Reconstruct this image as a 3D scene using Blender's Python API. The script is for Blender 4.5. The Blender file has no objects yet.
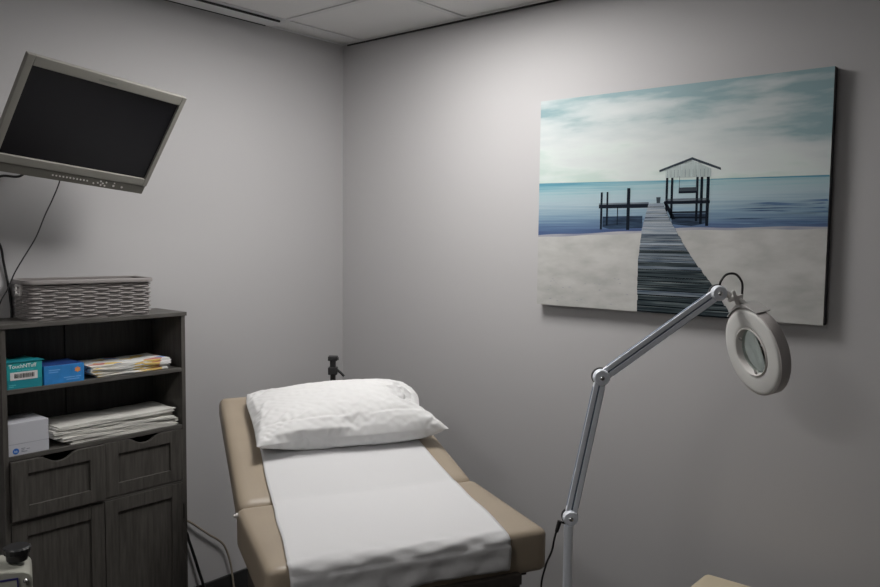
import bpy, bmesh, math, random
from mathutils import Vector, Matrix
random.seed(7)
PI = math.pi
C = bpy.context.scene.collection
scn = bpy.context.scene

# ------------------------------------------------------------------ materials
def mat(name, col, rough=.6, metal=0, spec=.5, bump=None, var=None, coat=0, sheen=0):
    """bump = (scale, strength, distance, stretch) ; var = (scale, amount, stretch)"""
    m = bpy.data.materials.new(name); m.use_nodes = True
    nt = m.node_tree; b = nt.nodes['Principled BSDF']
    b.inputs['Base Color'].default_value = (*col, 1); b.inputs['Roughness'].default_value = rough
    b.inputs['Metallic'].default_value = metal; b.inputs['Specular IOR Level'].default_value = spec
    b.inputs['Coat Weight'].default_value = coat; b.inputs['Sheen Weight'].default_value = sheen
    tc = nt.nodes.new('ShaderNodeTexCoord')
    def noise(scale, stretch, detail=4):
        mp = nt.nodes.new('ShaderNodeMapping'); mp.inputs['Scale'].default_value = stretch
        nt.links.new(tc.outputs['Object'], mp.inputs['Vector'])
        n = nt.nodes.new('ShaderNodeTexNoise'); n.inputs['Scale'].default_value = scale; n.inputs['Detail'].default_value = detail
        nt.links.new(mp.outputs['Vector'], n.inputs['Vector']); return n
    if var:
        n = noise(var[0], var[2]); r = nt.nodes.new('ShaderNodeValToRGB')
        a = var[1]
        r.color_ramp.elements[0].position = .3; r.color_ramp.elements[1].position = .7
        r.color_ramp.elements[0].color = (*[c*(1-a) for c in col], 1); r.color_ramp.elements[1].color = (*[min(1, c*(1+a)) for c in col], 1)
        nt.links.new(n.outputs['Fac'], r.inputs['Fac']); nt.links.new(r.outputs['Color'], b.inputs['Base Color'])
    if bump:
        n = noise(bump[0], bump[3]); bp = nt.nodes.new('ShaderNodeBump')
        bp.inputs['Strength'].default_value = bump[1]; bp.inputs['Distance'].default_value = bump[2]
        nt.links.new(n.outputs['Fac'], bp.inputs['Height']); nt.links.new(bp.outputs['Normal'], b.inputs['Normal'])
    return m
U = (1, 1, 1)
M = {}
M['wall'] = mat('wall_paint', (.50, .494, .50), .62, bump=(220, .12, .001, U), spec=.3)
M['wallf'] = mat('bounce_dimmed_wall', (.22, .215, .215), .62, bump=(220, .12, .001, U), spec=.3)  # unseen far walls, colour darkened to cut the light they bounce
M['ceil'] = mat('ceiling_tile', (.80, .795, .785), .9, bump=(160, .2, .001, U))
M['tbar'] = mat('grid_bar', (.72, .72, .72), .5)
M['slot'] = mat('shadow_gap', (.03, .03, .03), .8)
M['floor'] = mat('vinyl_floor', (.07, .066, .062), .4, var=(9, .2, U))
M['base'] = mat('black_base', (.02, .02, .021), .5)
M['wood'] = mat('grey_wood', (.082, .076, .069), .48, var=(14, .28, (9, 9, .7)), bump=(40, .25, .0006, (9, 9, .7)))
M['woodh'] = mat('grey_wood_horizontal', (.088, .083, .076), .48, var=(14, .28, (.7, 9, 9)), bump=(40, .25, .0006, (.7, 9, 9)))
M['woodshade'] = mat('shade_darkened_wood', (.035, .034, .033), .7, var=(14, .25, (9, 9, .7)))  # cabinet back and drawer boxes, shade of the interior put into the colour
M['vinyl'] = mat('beige_vinyl', (.345, .285, .215), .42, bump=(300, .18, .0006, U), var=(5, .05, U))
M['vinyl2'] = mat('cream_vinyl', (.60, .52, .38), .45, bump=(300, .18, .0006, U))
M['brown'] = mat('brown_laminate', (.05, .042, .036), .4)
M['paper'] = mat('exam_paper', (.63, .63, .64), .8, bump=(130, .25, .001, U), spec=.2)
M['linen'] = mat('pillowcase', (.70, .70, .70), .85, bump=(16, .30, .003, (1, 1, 2)), spec=.2)
M['black'] = mat('black_plastic', (.012, .012, .013), .4)
M['blackm'] = mat('black_matte', (.02, .02, .02), .65)
M['chrome'] = mat('chrome', (.75, .75, .76), .18, 1)
M['white'] = mat('white_enamel', (.82, .86, .93), .35)
M['whitem'] = mat('white_plastic', (.68, .66, .64), .45)
M['groove'] = mat('blue_grey_groove', (.20, .25, .34), .5)
M['diff'] = mat('frosted_ring', (.66, .66, .64), .55)
M['drum'] = mat('lamp_drum', (.50, .47, .46), .45)
M['brack'] = mat('grey_bracket', (.36, .35, .34), .45)
M['mon'] = mat('monitor_grey', (.27, .262, .235), .5)
M['mond'] = mat('monitor_strip', (.14, .135, .115), .5)
M['monb'] = mat('monitor_badge', (.22, .22, .20), .5)
M['screen'] = mat('screen_off', (.005, .005, .008), .30, spec=.22)
M['basket'] = mat('grey_basket_plastic', (.27, .25, .245), .5)
M['teal'] = mat('teal_card', (.02, .36, .38), .5)
M['teald'] = mat('teal_card_dark', (.012, .26, .32), .5)
M['blue'] = mat('blue_card', (.03, .24, .62), .5, var=(30, .12, U))
M['blued'] = mat('deep_blue_card', (.02, .06, .24), .5)
M['label'] = mat('white_label', (.72, .72, .72), .6)
M['ink'] = mat('black_ink', (.02, .02, .02), .6)
M['whink'] = mat('white_ink', (.80, .90, .90), .5)
M['palebl'] = mat('pale_blue_ink', (.16, .42, .80), .5)
M['palete'] = mat('pale_teal_ink', (.10, .50, .54), .5)
M['orange'] = mat('orange_ink', (.75, .30, .10), .5)
M['wcard'] = mat('white_card', (.58, .59, .64), .55)
M['blink'] = mat('blue_ink', (.03, .16, .55), .5)
M['grink'] = mat('grey_ink', (.25, .27, .32), .6)
M['sheet'] = mat('folded_sheet', (.72, .71, .67), .85, bump=(60, .3, .002, U))
M['cream'] = mat('cream_plastic', (.38, .38, .33), .4)
M['creamp'] = mat('cream_panel', (.40, .41, .35), .5)
M['navy'] = mat('navy_line', (.03, .03, .14), .5)
M['beigec'] = mat('beige_cable', (.30, .26, .21), .5)
M['canvase'] = mat('canvas_edge', (.05, .05, .055), .7)

def print_cloth():
    m = mat('printed_cloth', (.8, .8, .78), .85, bump=(60, .3, .002, U)); nt = m.node_tree; b = nt.nodes['Principled BSDF']
    tc = nt.nodes.new('ShaderNodeTexCoord'); v = nt.nodes.new('ShaderNodeTexVoronoi'); v.inputs['Scale'].default_value = 30
    mp = nt.nodes.new('ShaderNodeMapping'); mp.inputs['Scale'].default_value = (.7, 1, 2.2)
    nt.links.new(tc.outputs['Object'], mp.inputs['Vector']); nt.links.new(mp.outputs['Vector'], v.inputs['Vector'])
    sep = nt.nodes.new('ShaderNodeSeparateColor'); nt.links.new(v.outputs['Color'], sep.inputs['Color'])
    r = nt.nodes.new('ShaderNodeValToRGB'); r.color_ramp.interpolation = 'CONSTANT'
    e = r.color_ramp.elements
    e[0].position = 0; e[0].color = (.82, .82, .80, 1); e[1].position = .58; e[1].color = (.78, .58, .20, 1)
    for p, c in ((.67, (.80, .80, .80)), (.76, (.22, .34, .62)), (.84, (.62, .26, .22)), (.91, (.82, .80, .74))):
        x = e.new(p); x.color = (*c, 1)
    nt.links.new(sep.outputs['Red'], r.inputs['Fac']); nt.links.new(r.outputs['Color'], b.inputs['Base Color'])
    return m
M['print'] = print_cloth()

def ramp_noise(name, cols, scale, stretch, rough=.45, detail=5, lo=.3, hi=.7):
    m = mat(name, cols[0], rough, bump=(900, .08, .0004, U), spec=.2); nt = m.node_tree; b = nt.nodes['Principled BSDF']
    tc = nt.nodes.new('ShaderNodeTexCoord'); mp = nt.nodes.new('ShaderNodeMapping'); mp.inputs['Scale'].default_value = stretch
    n = nt.nodes.new('ShaderNodeTexNoise'); n.inputs['Scale'].default_value = scale; n.inputs['Detail'].default_value = detail
    r = nt.nodes.new('ShaderNodeValToRGB'); e = r.color_ramp.elements
    nt.links.new(tc.outputs['Object'], mp.inputs['Vector']); nt.links.new(mp.outputs['Vector'], n.inputs['Vector'])
    e[0].position = lo; e[0].color = (*cols[0], 1); e[1].position = hi; e[1].color = (*cols[-1], 1)
    for i, c in enumerate(cols[1:-1]):
        x = e.new(lo + (hi-lo)*(i+1)/(len(cols)-1)); x.color = (*c, 1)
    nt.links.new(n.outputs['Fac'], r.inputs['Fac']); nt.links.new(r.outputs['Color'], b.inputs['Base Color'])
    return m
def glass_mat():
    m = bpy.data.materials.new('lens_glass'); m.use_nodes = True; b = m.node_tree.nodes['Principled BSDF']
    b.inputs['Base Color'].default_value = (.78, .90, .86, 1); b.inputs['Roughness'].default_value = .02
    b.inputs['Transmission Weight'].default_value = 1; b.inputs['IOR'].default_value = 1.5
    return m
M['glass'] = glass_mat()
def emis(name, col, s):
    m = bpy.data.materials.new(name); m.use_nodes = True; b = m.node_tree.nodes['Principled BSDF']
    b.inputs['Emission Color'].default_value = (*col, 1); b.inputs['Emission Strength'].default_value = s
    b.inputs['Base Color'].default_value = (.8, .8, .8, 1); return m

# ------------------------------------------------------------------ helpers
def obj(name, bm, m, parent=None, smooth=False, bevel=0, seg=2, angle=40):
    me = bpy.data.meshes.new(name); bmesh.ops.recalc_face_normals(bm, faces=bm.faces); bm.to_mesh(me); bm.free()
    ms = m if isinstance(m, (list, tuple)) else [m]
    for k in ms: me.materials.append(k)
    o = bpy.data.objects.new(name, me); C.objects.link(o)
    if parent: o.parent = parent
    if bevel:
        b = o.modifiers.new('bevel', 'BEVEL'); b.width = bevel; b.segments = seg; b.limit_method = 'ANGLE'; b.angle_limit = math.radians(35)
    if smooth or bevel:
        for p in me.polygons: p.use_smooth = True
        me.set_sharp_from_angle(angle=math.radians(angle))
        if bevel:
            me.set_sharp_from_angle(angle=math.radians(180))
            w = o.modifiers.new('wn', 'WEIGHTED_NORMAL'); w.keep_sharp = True
    return o
def NB(): return bmesh.new()
def box(bm, x0, x1, y0, y1, z0, z1, T=None, mi=0):
    vs = [Vector((x, y, z)) for x in (x0, x1) for y in (y0, y1) for z in (z0, z1)]
    if T: vs = [T @ v for v in vs]
    v = [bm.verts.new(p) for p in vs]
    for f in ((0,1,3,2),(4,6,7,5),(0,4,5,1),(2,3,7,6),(0,2,6,4),(1,5,7,3)):
        bm.faces.new([v[i] for i in f]).material_index = mi
    return bm
def B(x0, x1, y0, y1, z0, z1, T=None): return box(NB(), x0, x1, y0, y1, z0, z1, T)
def cyl(bm, p0, p1, r0, r1=None, n=24, caps=True, mi=0):
    p0 = Vector(p0); p1 = Vector(p1); r1 = r0 if r1 is None else r1
    d = (p1-p0).normalized(); q = d.to_track_quat('Z', 'Y').to_matrix()
    A = []; Bv = []
    for i in range(n):
        a = 2*PI*i/n; c = q @ Vector((math.cos(a), math.sin(a), 0))
        A.append(bm.verts.new(p0+c*r0)); Bv.append(bm.verts.new(p1+c*r1))
    for i in range(n): bm.faces.new((A[i], A[(i+1)%n], Bv[(i+1)%n], Bv[i])).material_index = mi
    if caps:
        bm.faces.new(A[::-1]).material_index = mi; bm.faces.new(Bv).material_index = mi
    return bm
def lathe(bm, prof, T, n=64, closed=False, mi=0):
    """prof: list (r,z); T matrix"""
    rings = []
    for r, z in prof:
        if r < 1e-6: rings.append([bm.verts.new(T @ Vector((0, 0, z)))])
        else: rings.append([bm.verts.new(T @ Vector((r*math.cos(2*PI*i/n), r*math.sin(2*PI*i/n), z))) for i in range(n)])
    L = len(rings)
    for k in range(L if closed else L-1):
        a, b = rings[k], rings[(k+1) % L]
        for i in range(n):
            j = (i+1) % n
            if len(a) == 1 and len(b) == 1: continue
            if len(a) == 1: bm.faces.new((a[0], b[i], b[j])).material_index = mi
            elif len(b) == 1: bm.faces.new((a[i], a[j], b[0])).material_index = mi
            else: bm.faces.new((a[i], a[j], b[j], b[i])).material_index = mi
    return bm
def spline(pts, n=10):
    P = [Vector(p) for p in pts]; P = [2*P[0]-P[1]] + P + [2*P[-1]-P[-2]]; out = []
    for i in range(1, len(P)-2):
        for k in range(n):
            t = k/n; a, b, c, d = P[i-1:i+3]
            out.append(.5*((2*b) + (-a+c)*t + (2*a-5*b+4*c-d)*t*t + (-a+3*b-3*c+d)*t**3))
    out.append(P[-2]); return out
def tube(bm, pts, r, n=10, sm=10):
    P = spline(pts, sm) if sm else [Vector(p) for p in pts]
    up = Vector((0, 0, 1)); prev = None; rings = []
    for i, p in enumerate(P):
        d = (P[min(i+1, len(P)-1)]-P[max(i-1, 0)]).normalized()
        if prev is None:
            a = d.cross(up);
            if a.length < .1: a = d.cross(Vector((1, 0, 0)))
            a.normalize()
        else: a = (prev-d*prev.dot(d)).normalized()
        b = d.cross(a); prev = a
        rings.append([bm.verts.new(p+a*r*math.cos(2*PI*k/n)+b*r*math.sin(2*PI*k/n)) for k in range(n)])
    for i in range(len(rings)-1):
        for k in range(n): bm.faces.new((rings[i][k], rings[i][(k+1)%n], rings[i+1][(k+1)%n], rings[i+1][k]))
    bm.faces.new(rings[0][::-1]); bm.faces.new(rings[-1]); return bm
def thing(name, label, cat, loc=(0, 0, 0), rz=0, group=None):
    o = bpy.data.objects.new(name, None); C.objects.link(o); o.location = loc; o.rotation_euler = (0, 0, rz)
    o.empty_display_size = .05
    o['label'] = label; o['category'] = cat
    if group: o['group'] = group
    return o
def tag(o, label, cat, group=None):
    o['label'] = label; o['category'] = cat
    if group: o['group'] = group
    return o
def struct(name, bm, m, parent=None, **k):
    o = obj(name, bm, m, parent, **k)
    if not parent: o['kind'] = 'structure'
    return o
def text_mesh(name, s, size, m, parent, T, extrude=.0002, bold=0):
    cu = bpy.data.curves.new(name, 'FONT'); cu.body = s; cu.size = size; cu.extrude = extrude; cu.offset = bold
    to = bpy.data.objects.new(name, cu); C.objects.link(to)
    dg = bpy.context.evaluated_depsgraph_get(); me = bpy.data.meshes.new_from_object(to.evaluated_get(dg))
    bpy.data.objects.remove(to); me.transform(T); me.materials.clear(); me.materials.append(m)
    o = bpy.data.objects.new(name, me); C.objects.link(o); o.parent = parent; return o
FRONT = Matrix(((1,0,0,0),(0,0,-1,0),(0,1,0,0),(0,0,0,1)))     # text facing -y

# ------------------------------------------------------------------ room
X0, Y0, H = -3.7, -3.75, 2.44
struct('floor', B(X0-.1, .1, Y0-.1, .1, -.1, 0), M['floor'])
struct('ceiling', B(X0-.1, .1, Y0-.1, .1, H, H+.1), M['ceil'])
struct('wall_left', B(X0-.1, .1, 0, .1, 0, H), M['wall'])
struct('wall_right', B(0, .1, Y0-.1, 0, 0, H), M['wall'])
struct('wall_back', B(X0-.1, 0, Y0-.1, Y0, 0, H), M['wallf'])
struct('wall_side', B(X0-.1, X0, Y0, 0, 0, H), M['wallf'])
struct('baseboard_left', B(X0, 0, -.012, 0, 0, .104), M['base'], bevel=.003)
struct('baseboard_right', B(-.012, 0, Y0, -.012, 0, .104), M['base'], bevel=.003)
# suspended ceiling grid: wall angles and tee bars
tn = [0]
def trim(bm, m=None):
    tn[0] += 1; return struct('trim_%d' % tn[0], bm, m or M['tbar'])
b = NB(); box(b, X0, 0, -.022, 0, H-.004, H-.0025); trim(b)
b = NB(); box(b, -.022, 0, Y0, -.022, H-.004, H-.0025); trim(b)
b = NB(); box(b, -.004, 0, Y0, -.03, H-.011, H-.004); trim(b, M['slot'])  # dark strip painted in for the shadow line under the ceiling
for x in (-.44, -1.05, -1.66, -2.27, -2.88, -3.49): trim(B(x-.012, x+.012, Y0, -.022, H-.005, H-.0005))
for y in (-.13, -.74, -1.35, -1.96, -2.57, -3.18): trim(B(X0, -.022, y-.0115, y+.0115, H-.0055, H-.001))
# linear slot vent in the border strip
v = thing('ceiling_vent', 'long narrow white slot vent in ceiling border above the left wall', 'vent', (-1.05, -.07, H-.006))
obj('vent_frame', B(-.60, .59, -.040, .040, -.006, 0), M['tbar'], v, bevel=.001)
obj('slot', B(-.59, .585, .044, .050, -.007, -.0005), M['slot'], v)
obj('slot', B(-.59, .585, -.053, -.045, -.0075, -.0005), M['slot'], v)

# ceiling lights (2x4 troffers let into the grid)
LIGHT = 1.0
def troffer(x0, x1, y0, y1, s, label):
    cx, cy = (x0+x1)/2, (y0+y1)/2
    t = thing('ceiling_light', label, 'ceiling light', (cx, cy, H-.012))
    hx, hy = (x1-x0)/2, (y1-y0)/2; b = NB()
    box(b, -hx, -hx+.03, -hy, hy, -.004, .008); box(b, hx-.03, hx, -hy, hy, -.004, .008)
    box(b, -hx+.03, hx-.03, -hy, -hy+.03, -.004, .008); box(b, -hx+.03, hx-.03, hy-.03, hy, -.004, .008)
    obj('frame', b, M['tbar'], t)
    obj('diffuser', B(-hx+.03, hx-.03, -hy+.03, hy-.03, -.002, .004), emis('lit_diffuser', (1, .975, .95), s), t)
    return t
troffer(-1.038, -.452, -1.338, -.752, 27.0, 'square lit ceiling panel above the treatment table, nearer the corner')
troffer(-3.478, -2.892, -1.948, -1.362, 19.0, 'second square lit ceiling panel at the far side of the room by the entrance')

# ------------------------------------------------------------------ canvas print
def print_field(name, zr, cols, nscale, stretch, namp, yk=0, rough=.42):
    """printed colour field: ramp along the print height, broken up by stretched noise"""
    m = mat(name, (.5, .5, .5), rough, bump=(900, .08, .0004, U), spec=.25); nt = m.node_tree; b = nt.nodes['Principled BSDF']; L = nt.links.new
    tc = nt.nodes.new('ShaderNodeTexCoord'); sp = nt.nodes.new('ShaderNodeSeparateXYZ'); L(tc.outputs['Object'], sp.inputs[0])
    mr = nt.nodes.new('ShaderNodeMapRange'); mr.inputs[1].default_value, mr.inputs[2].default_value = zr; mr.clamp = False; L(sp.outputs['Z'], mr.inputs[0])
    mp = nt.nodes.new('ShaderNodeMapping'); mp.inputs['Scale'].default_value = stretch; mp.inputs['Rotation'].default_value = (.10 if yk else 0, 0, 0); L(tc.outputs['Object'], mp.inputs['Vector'])
    n = nt.nodes.new('ShaderNodeTexNoise'); n.inputs['Scale'].default_value = nscale; n.inputs['Detail'].default_value = 6; L(mp.outputs[0], n.inputs['Vector'])
    a = nt.nodes.new('ShaderNodeMath'); a.operation = 'MULTIPLY_ADD'; a.inputs[1].default_value = namp; L(n.outputs['Fac'], a.inputs[0])
    a0 = nt.nodes.new('ShaderNodeMath'); a0.operation = 'ADD'; a0.inputs[1].default_value = -namp*.5; L(mr.outputs[0], a0.inputs[0]); L(a0.outputs[0], a.inputs[2])
    c = nt.nodes.new('ShaderNodeMath'); c.operation = 'MULTIPLY_ADD'; c.inputs[1].default_value = -yk; L(sp.outputs['Y'], c.inputs[0]); L(a.outputs[0], c.inputs[2])
    r = nt.nodes.new('ShaderNodeValToRGB'); e = r.color_ramp.elements; e[0].position = cols[0][0]; e[0].color = (*cols[0][1], 1); e[1].position = cols[-1][0]; e[1].color = (*cols[-1][1], 1)
    for p, q in cols[1:-1]:
        x = e.new(p); x.color = (*q, 1)
    L(c.outputs[0], r.inputs['Fac']); L(r.outputs['Color'], b.inputs['Base Color']); return m
def sky_print():
    return print_field('print_sky', (.44, .80), [(0, (.50, .60, .56)), (.22, (.60, .66, .64)), (.45, (.58, .62, .62)), (.72, (.50, .56, .565)), (.90, (.34, .44, .46)), (1, (.25, .37, .40))], 2.3, (1, 1.2, 6.5), 1.9, .26)
def sea_print():
    return print_field('print_sea', (.262, .457), [(0, (.06, .09, .21)), (.12, (.09, .15, .27)), (.30, (.20, .31, .41)), (.60, (.38, .49, .54)), (.80, (.33, .48, .52)), (.93, (.14, .34, .42)), (1, (.07, .24, .32))], 7, (1, .5, 26), .42, -.12)
def painting():
    W, Hh, D = 1.018, .762, .036
    t = thing('canvas_print', 'wide canvas print of a wooden pier and boathouse over blue water', 'picture', (0, -1.130, 1.298))
    # local: x = out of wall (negative into room), y = -s, z = v
    ms = [sky_print(),
          ramp_noise('print_haze', [(.50, .60, .57), (.60, .66, .64)], 3, (1, 1, 5)),
          ramp_noise('print_far_sea', [(.07, .24, .33), (.11, .31, .40)], 8, (1, 1, 20)),
          sea_print(),
          ramp_noise('print_near_sea', [(.035, .07, .18), (.08, .16, .29), (.18, .27, .38)], 6, (1, .7, 26), lo=.38, hi=.66),
          ramp_noise('print_sand', [(.40, .405, .39), (.47, .47, .455), (.53, .53, .515)], 9, (1, 1, 2.5), lo=.3, hi=.65),
          mat('print_dark_wood', (.010, .014, .022), .8, spec=.05),
          mat('print_pale_gable', (.38, .45, .45), .5, var=(60, .15, (1, 3, .2))),
          mat('print_roof', (.045, .06, .075), .8, spec=.1),
          ramp_noise('print_plank_far', [(.20, .26, .33), (.42, .46, .50)], 20, (1, .6, 14)),
          ramp_noise('print_plank_mid', [(.035, .06, .10), (.24, .28, .31)], 20, (1, .5, 14)),
          ramp_noise('print_plank_near', [(.010, .018, .024), (.055, .075, .085), (.21, .24, .24)], 16, (1, .35, 12), lo=.36, hi=.72),
          mat('print_gap', (.006, .009, .012), .8, spec=.05),
          ramp_noise('print_shore', [(.24, .26, .34), (.42, .42, .44)], 7, (1, 1, 8)),
          ramp_noise('print_under_dock', [(.008, .016, .035), (.04, .075, .13)], 14, (1, 1, 14)),
          M['canvase'],
          ramp_noise('print_dark_cloud', [(.17, .29, .33), (.34, .44, .46)], 2.6, (1, 1.2, 6.0), lo=.35, hi=.65)]
    b = NB()
    # stretched canvas body: front face split in bands, dark wrapped sides
    def poly(pts, mi, lay):
        vs = [b.verts.new((-D-.00012*lay, -s, vv)) for s, vv in pts]
        b.faces.new(vs).material_index = mi
    def curve(f, s0, s1, n=16): return [(s0+(s1-s0)*i/n, f(s0+(s1-s0)*i/n)) for i in range(n+1)]
    def strip(f0, f1, mi, lay, s0=0, s1=W, n=16):
        poly(curve(f0, s0, s1, n) + curve(f1, s0, s1, n)[::-1], mi, lay)
    hor = lambda s: .457-.014*s/W
    def lerp(tab):
        def f(s):
            for (a, va), (c, vc) in zip(tab, tab[1:]):
                if s <= c: return va+(vc-va)*max(0, (s-a))/(c-a)
            return tab[-1][1]
        return f
    shore = lerp([(0, .262), (.256, .273), (.408, .279), (.549, .290), (.792, .293), (W, .296)])
    k = lambda c: (lambda s: c)
    strip(lambda s: .52, k(Hh), 0, 0)
    strip(hor, lambda s: .52, 0, 0)
    strip(lambda s: shore(s)+.0015*math.sin(23*s), hor, 3, 0, n=40)
    strip(lambda s: shore(s)-.008+.0015*math.sin(31*s+1), lambda s: shore(s)+.0015*math.sin(23*s), 13, 0, n=40)
    strip(k(0), lambda s: shore(s)-.008+.0015*math.sin(31*s+1), 5, 0, n=40)
    rr = random.Random(3)
    # far treeline on the right of the horizon
    poly([(.66, hor(.66)-.001), (1.017, hor(1.017)-.001), (1.017, hor(1.0)+.004), (.85, hor(.85)+.003), (.66, hor(.66)+.001)], 2, 2)
    # ripples, right and left
    for i in range(34):
        v0 = .303+.075*rr.random()**1.3; s0 = .67+.30*rr.random(); w = .05+.16*rr.random()
        poly([(s0, v0), (min(W-.002, s0+w*.5), v0+.0022), (min(W-.001, s0+w), v0+.0005), (min(W-.0015, s0+w*.5), v0-.0012)], 4 if i % 3 else 3, 2)
    # shadowed water under the T-dock and boathouse
    poly([(.272, .330), (.425, .332), (.425, .290), (.30, .286), (.272, .292)], 14, 3)
    poly([(.528, .338), (.648, .338), (.652, .306), (.60, .296), (.532, .303)], 14, 3)
    # T-dock
    def rect(s0, s1, v0, v1, mi, lay): poly([(s0, v0), (s1, v0), (s1, v1), (s0, v1)], mi, lay)
    rect(.256, .447, .359, .372, 6, 5); rect(.256, .447, .372, .378, 10, 5)
    for s, w, v0, v1 in ((.266, .008, .284, .416), (.289, .007, .298, .417), (.371, .012, .283, .428), (.330, .003, .30, .36)): rect(s-w/2, s+w/2, v0, v1, 6, 6)
    # boathouse
    for s, w, v0 in ((.511, .008, .33), (.529, .008, .322), (.616, .008, .312), (.631, .009, .303), (.652, .010, .297)): rect(s-w/2, s+w/2, v0, .466, 6, 6)
    rect(.503, .660, .370, .380, 6, 7); rect(.508, .655, .380, .388, 10, 6)
    rect(.530, .648, .340, .345, 6, 6); rect(.530, .648, .322, .327, 6, 6)
    rect(.553, .616, .405, .412, 6, 7); rect(.553, .616, .412, .424, 8, 7); rect(.554, .5555, .424, .462, 8, 7); rect(.6135, .615, .424, .462, 8, 7)
    poly([(.505, .458), (.661, .456), (.661, .482), (.596, .512), (.505, .484)], 7, 7)
    for i in range(12): rect(.511+i*.0127, .5117+i*.0127, .459, .483, 8, 8)
    poly([(.483, .478), (.595, .514), (.693, .476), (.692, .484), (.596, .522), (.482, .485)], 8, 9)
    poly([(.500, .376), (.513, .376), (.545, .320), (.532, .318)], 6, 6)
    poly([(.474, .394), (.490, .394), (.488, .374), (.476, .374)], 8, 8)
    # boardwalk planks, narrowing with distance
    L = lerp([(0, .415), (.18, .414), (.286, .425), (.373, .447)]); R_ = lerp([(0, .748), (.021, .733), (.108, .674), (.176, .620), (.246, .570), (.316, .527), (.372, .499)])
    v0 = 0; i = 0; th = .0215
    while v0 < .372:
        th = .0042+.0165*max(0, (1-v0/.36))**1.35
        v1 = min(.373, v0+th); g = th*(.13+.12*max(0, 1-v0/.2))
        jl = .004*(rr.random()-.5)*(1-v0/.4); jr = .010*(rr.random()-.5)*(1-v0/.4)
        base = 11 if v0 < .165 else (10 if v0 < .275 else 9)
        if base == 11 and rr.random() < .16: base = 10
        if base == 10 and rr.random() < .3: base = 9 if v0 > .22 else 11
        if base == 9 and rr.random() < .25: base = 10
        tilt = .0015*(rr.random()-.5)
        poly([(L(v0)+jl, v0), (R_(v0)+jr, v0+tilt), (R_(v1)+jr, v1+tilt), (L(v1)+jl, v1)], 12, 9)
        poly([(L(v0)+jl, v0+g), (R_(v0)+jr-.001, v0+g+tilt), (R_(v1-g)+jr-.001, v1+tilt), (L(v1)+jl, v1)], base, 10)
        v0 = v1; i += 1
    # small dark marks in the sand
    for i in range(26):
        s = .02+.36*rr.random(); vv = .015+.10*rr.random(); w = .006+.008*rr.random()
        poly([(s, vv), (s+w*.5, vv-.0012), (s+w, vv), (s+w*.5, vv+.0016)], 13, 3)
    # wrapped sides and back
    def side(a, c, mi=15): pass
    box(b, -D+.0002, -.004, -W, 0, 0, Hh, None, 15)
    me = obj('canvas', b, ms, t)
    obj('stretcher_bar', B(-.004, -.0005, -W+.03, -.03, .03, Hh-.03), mat('pine_bar', (.4, .3, .2), .7), t)
    return t
painting()

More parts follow.
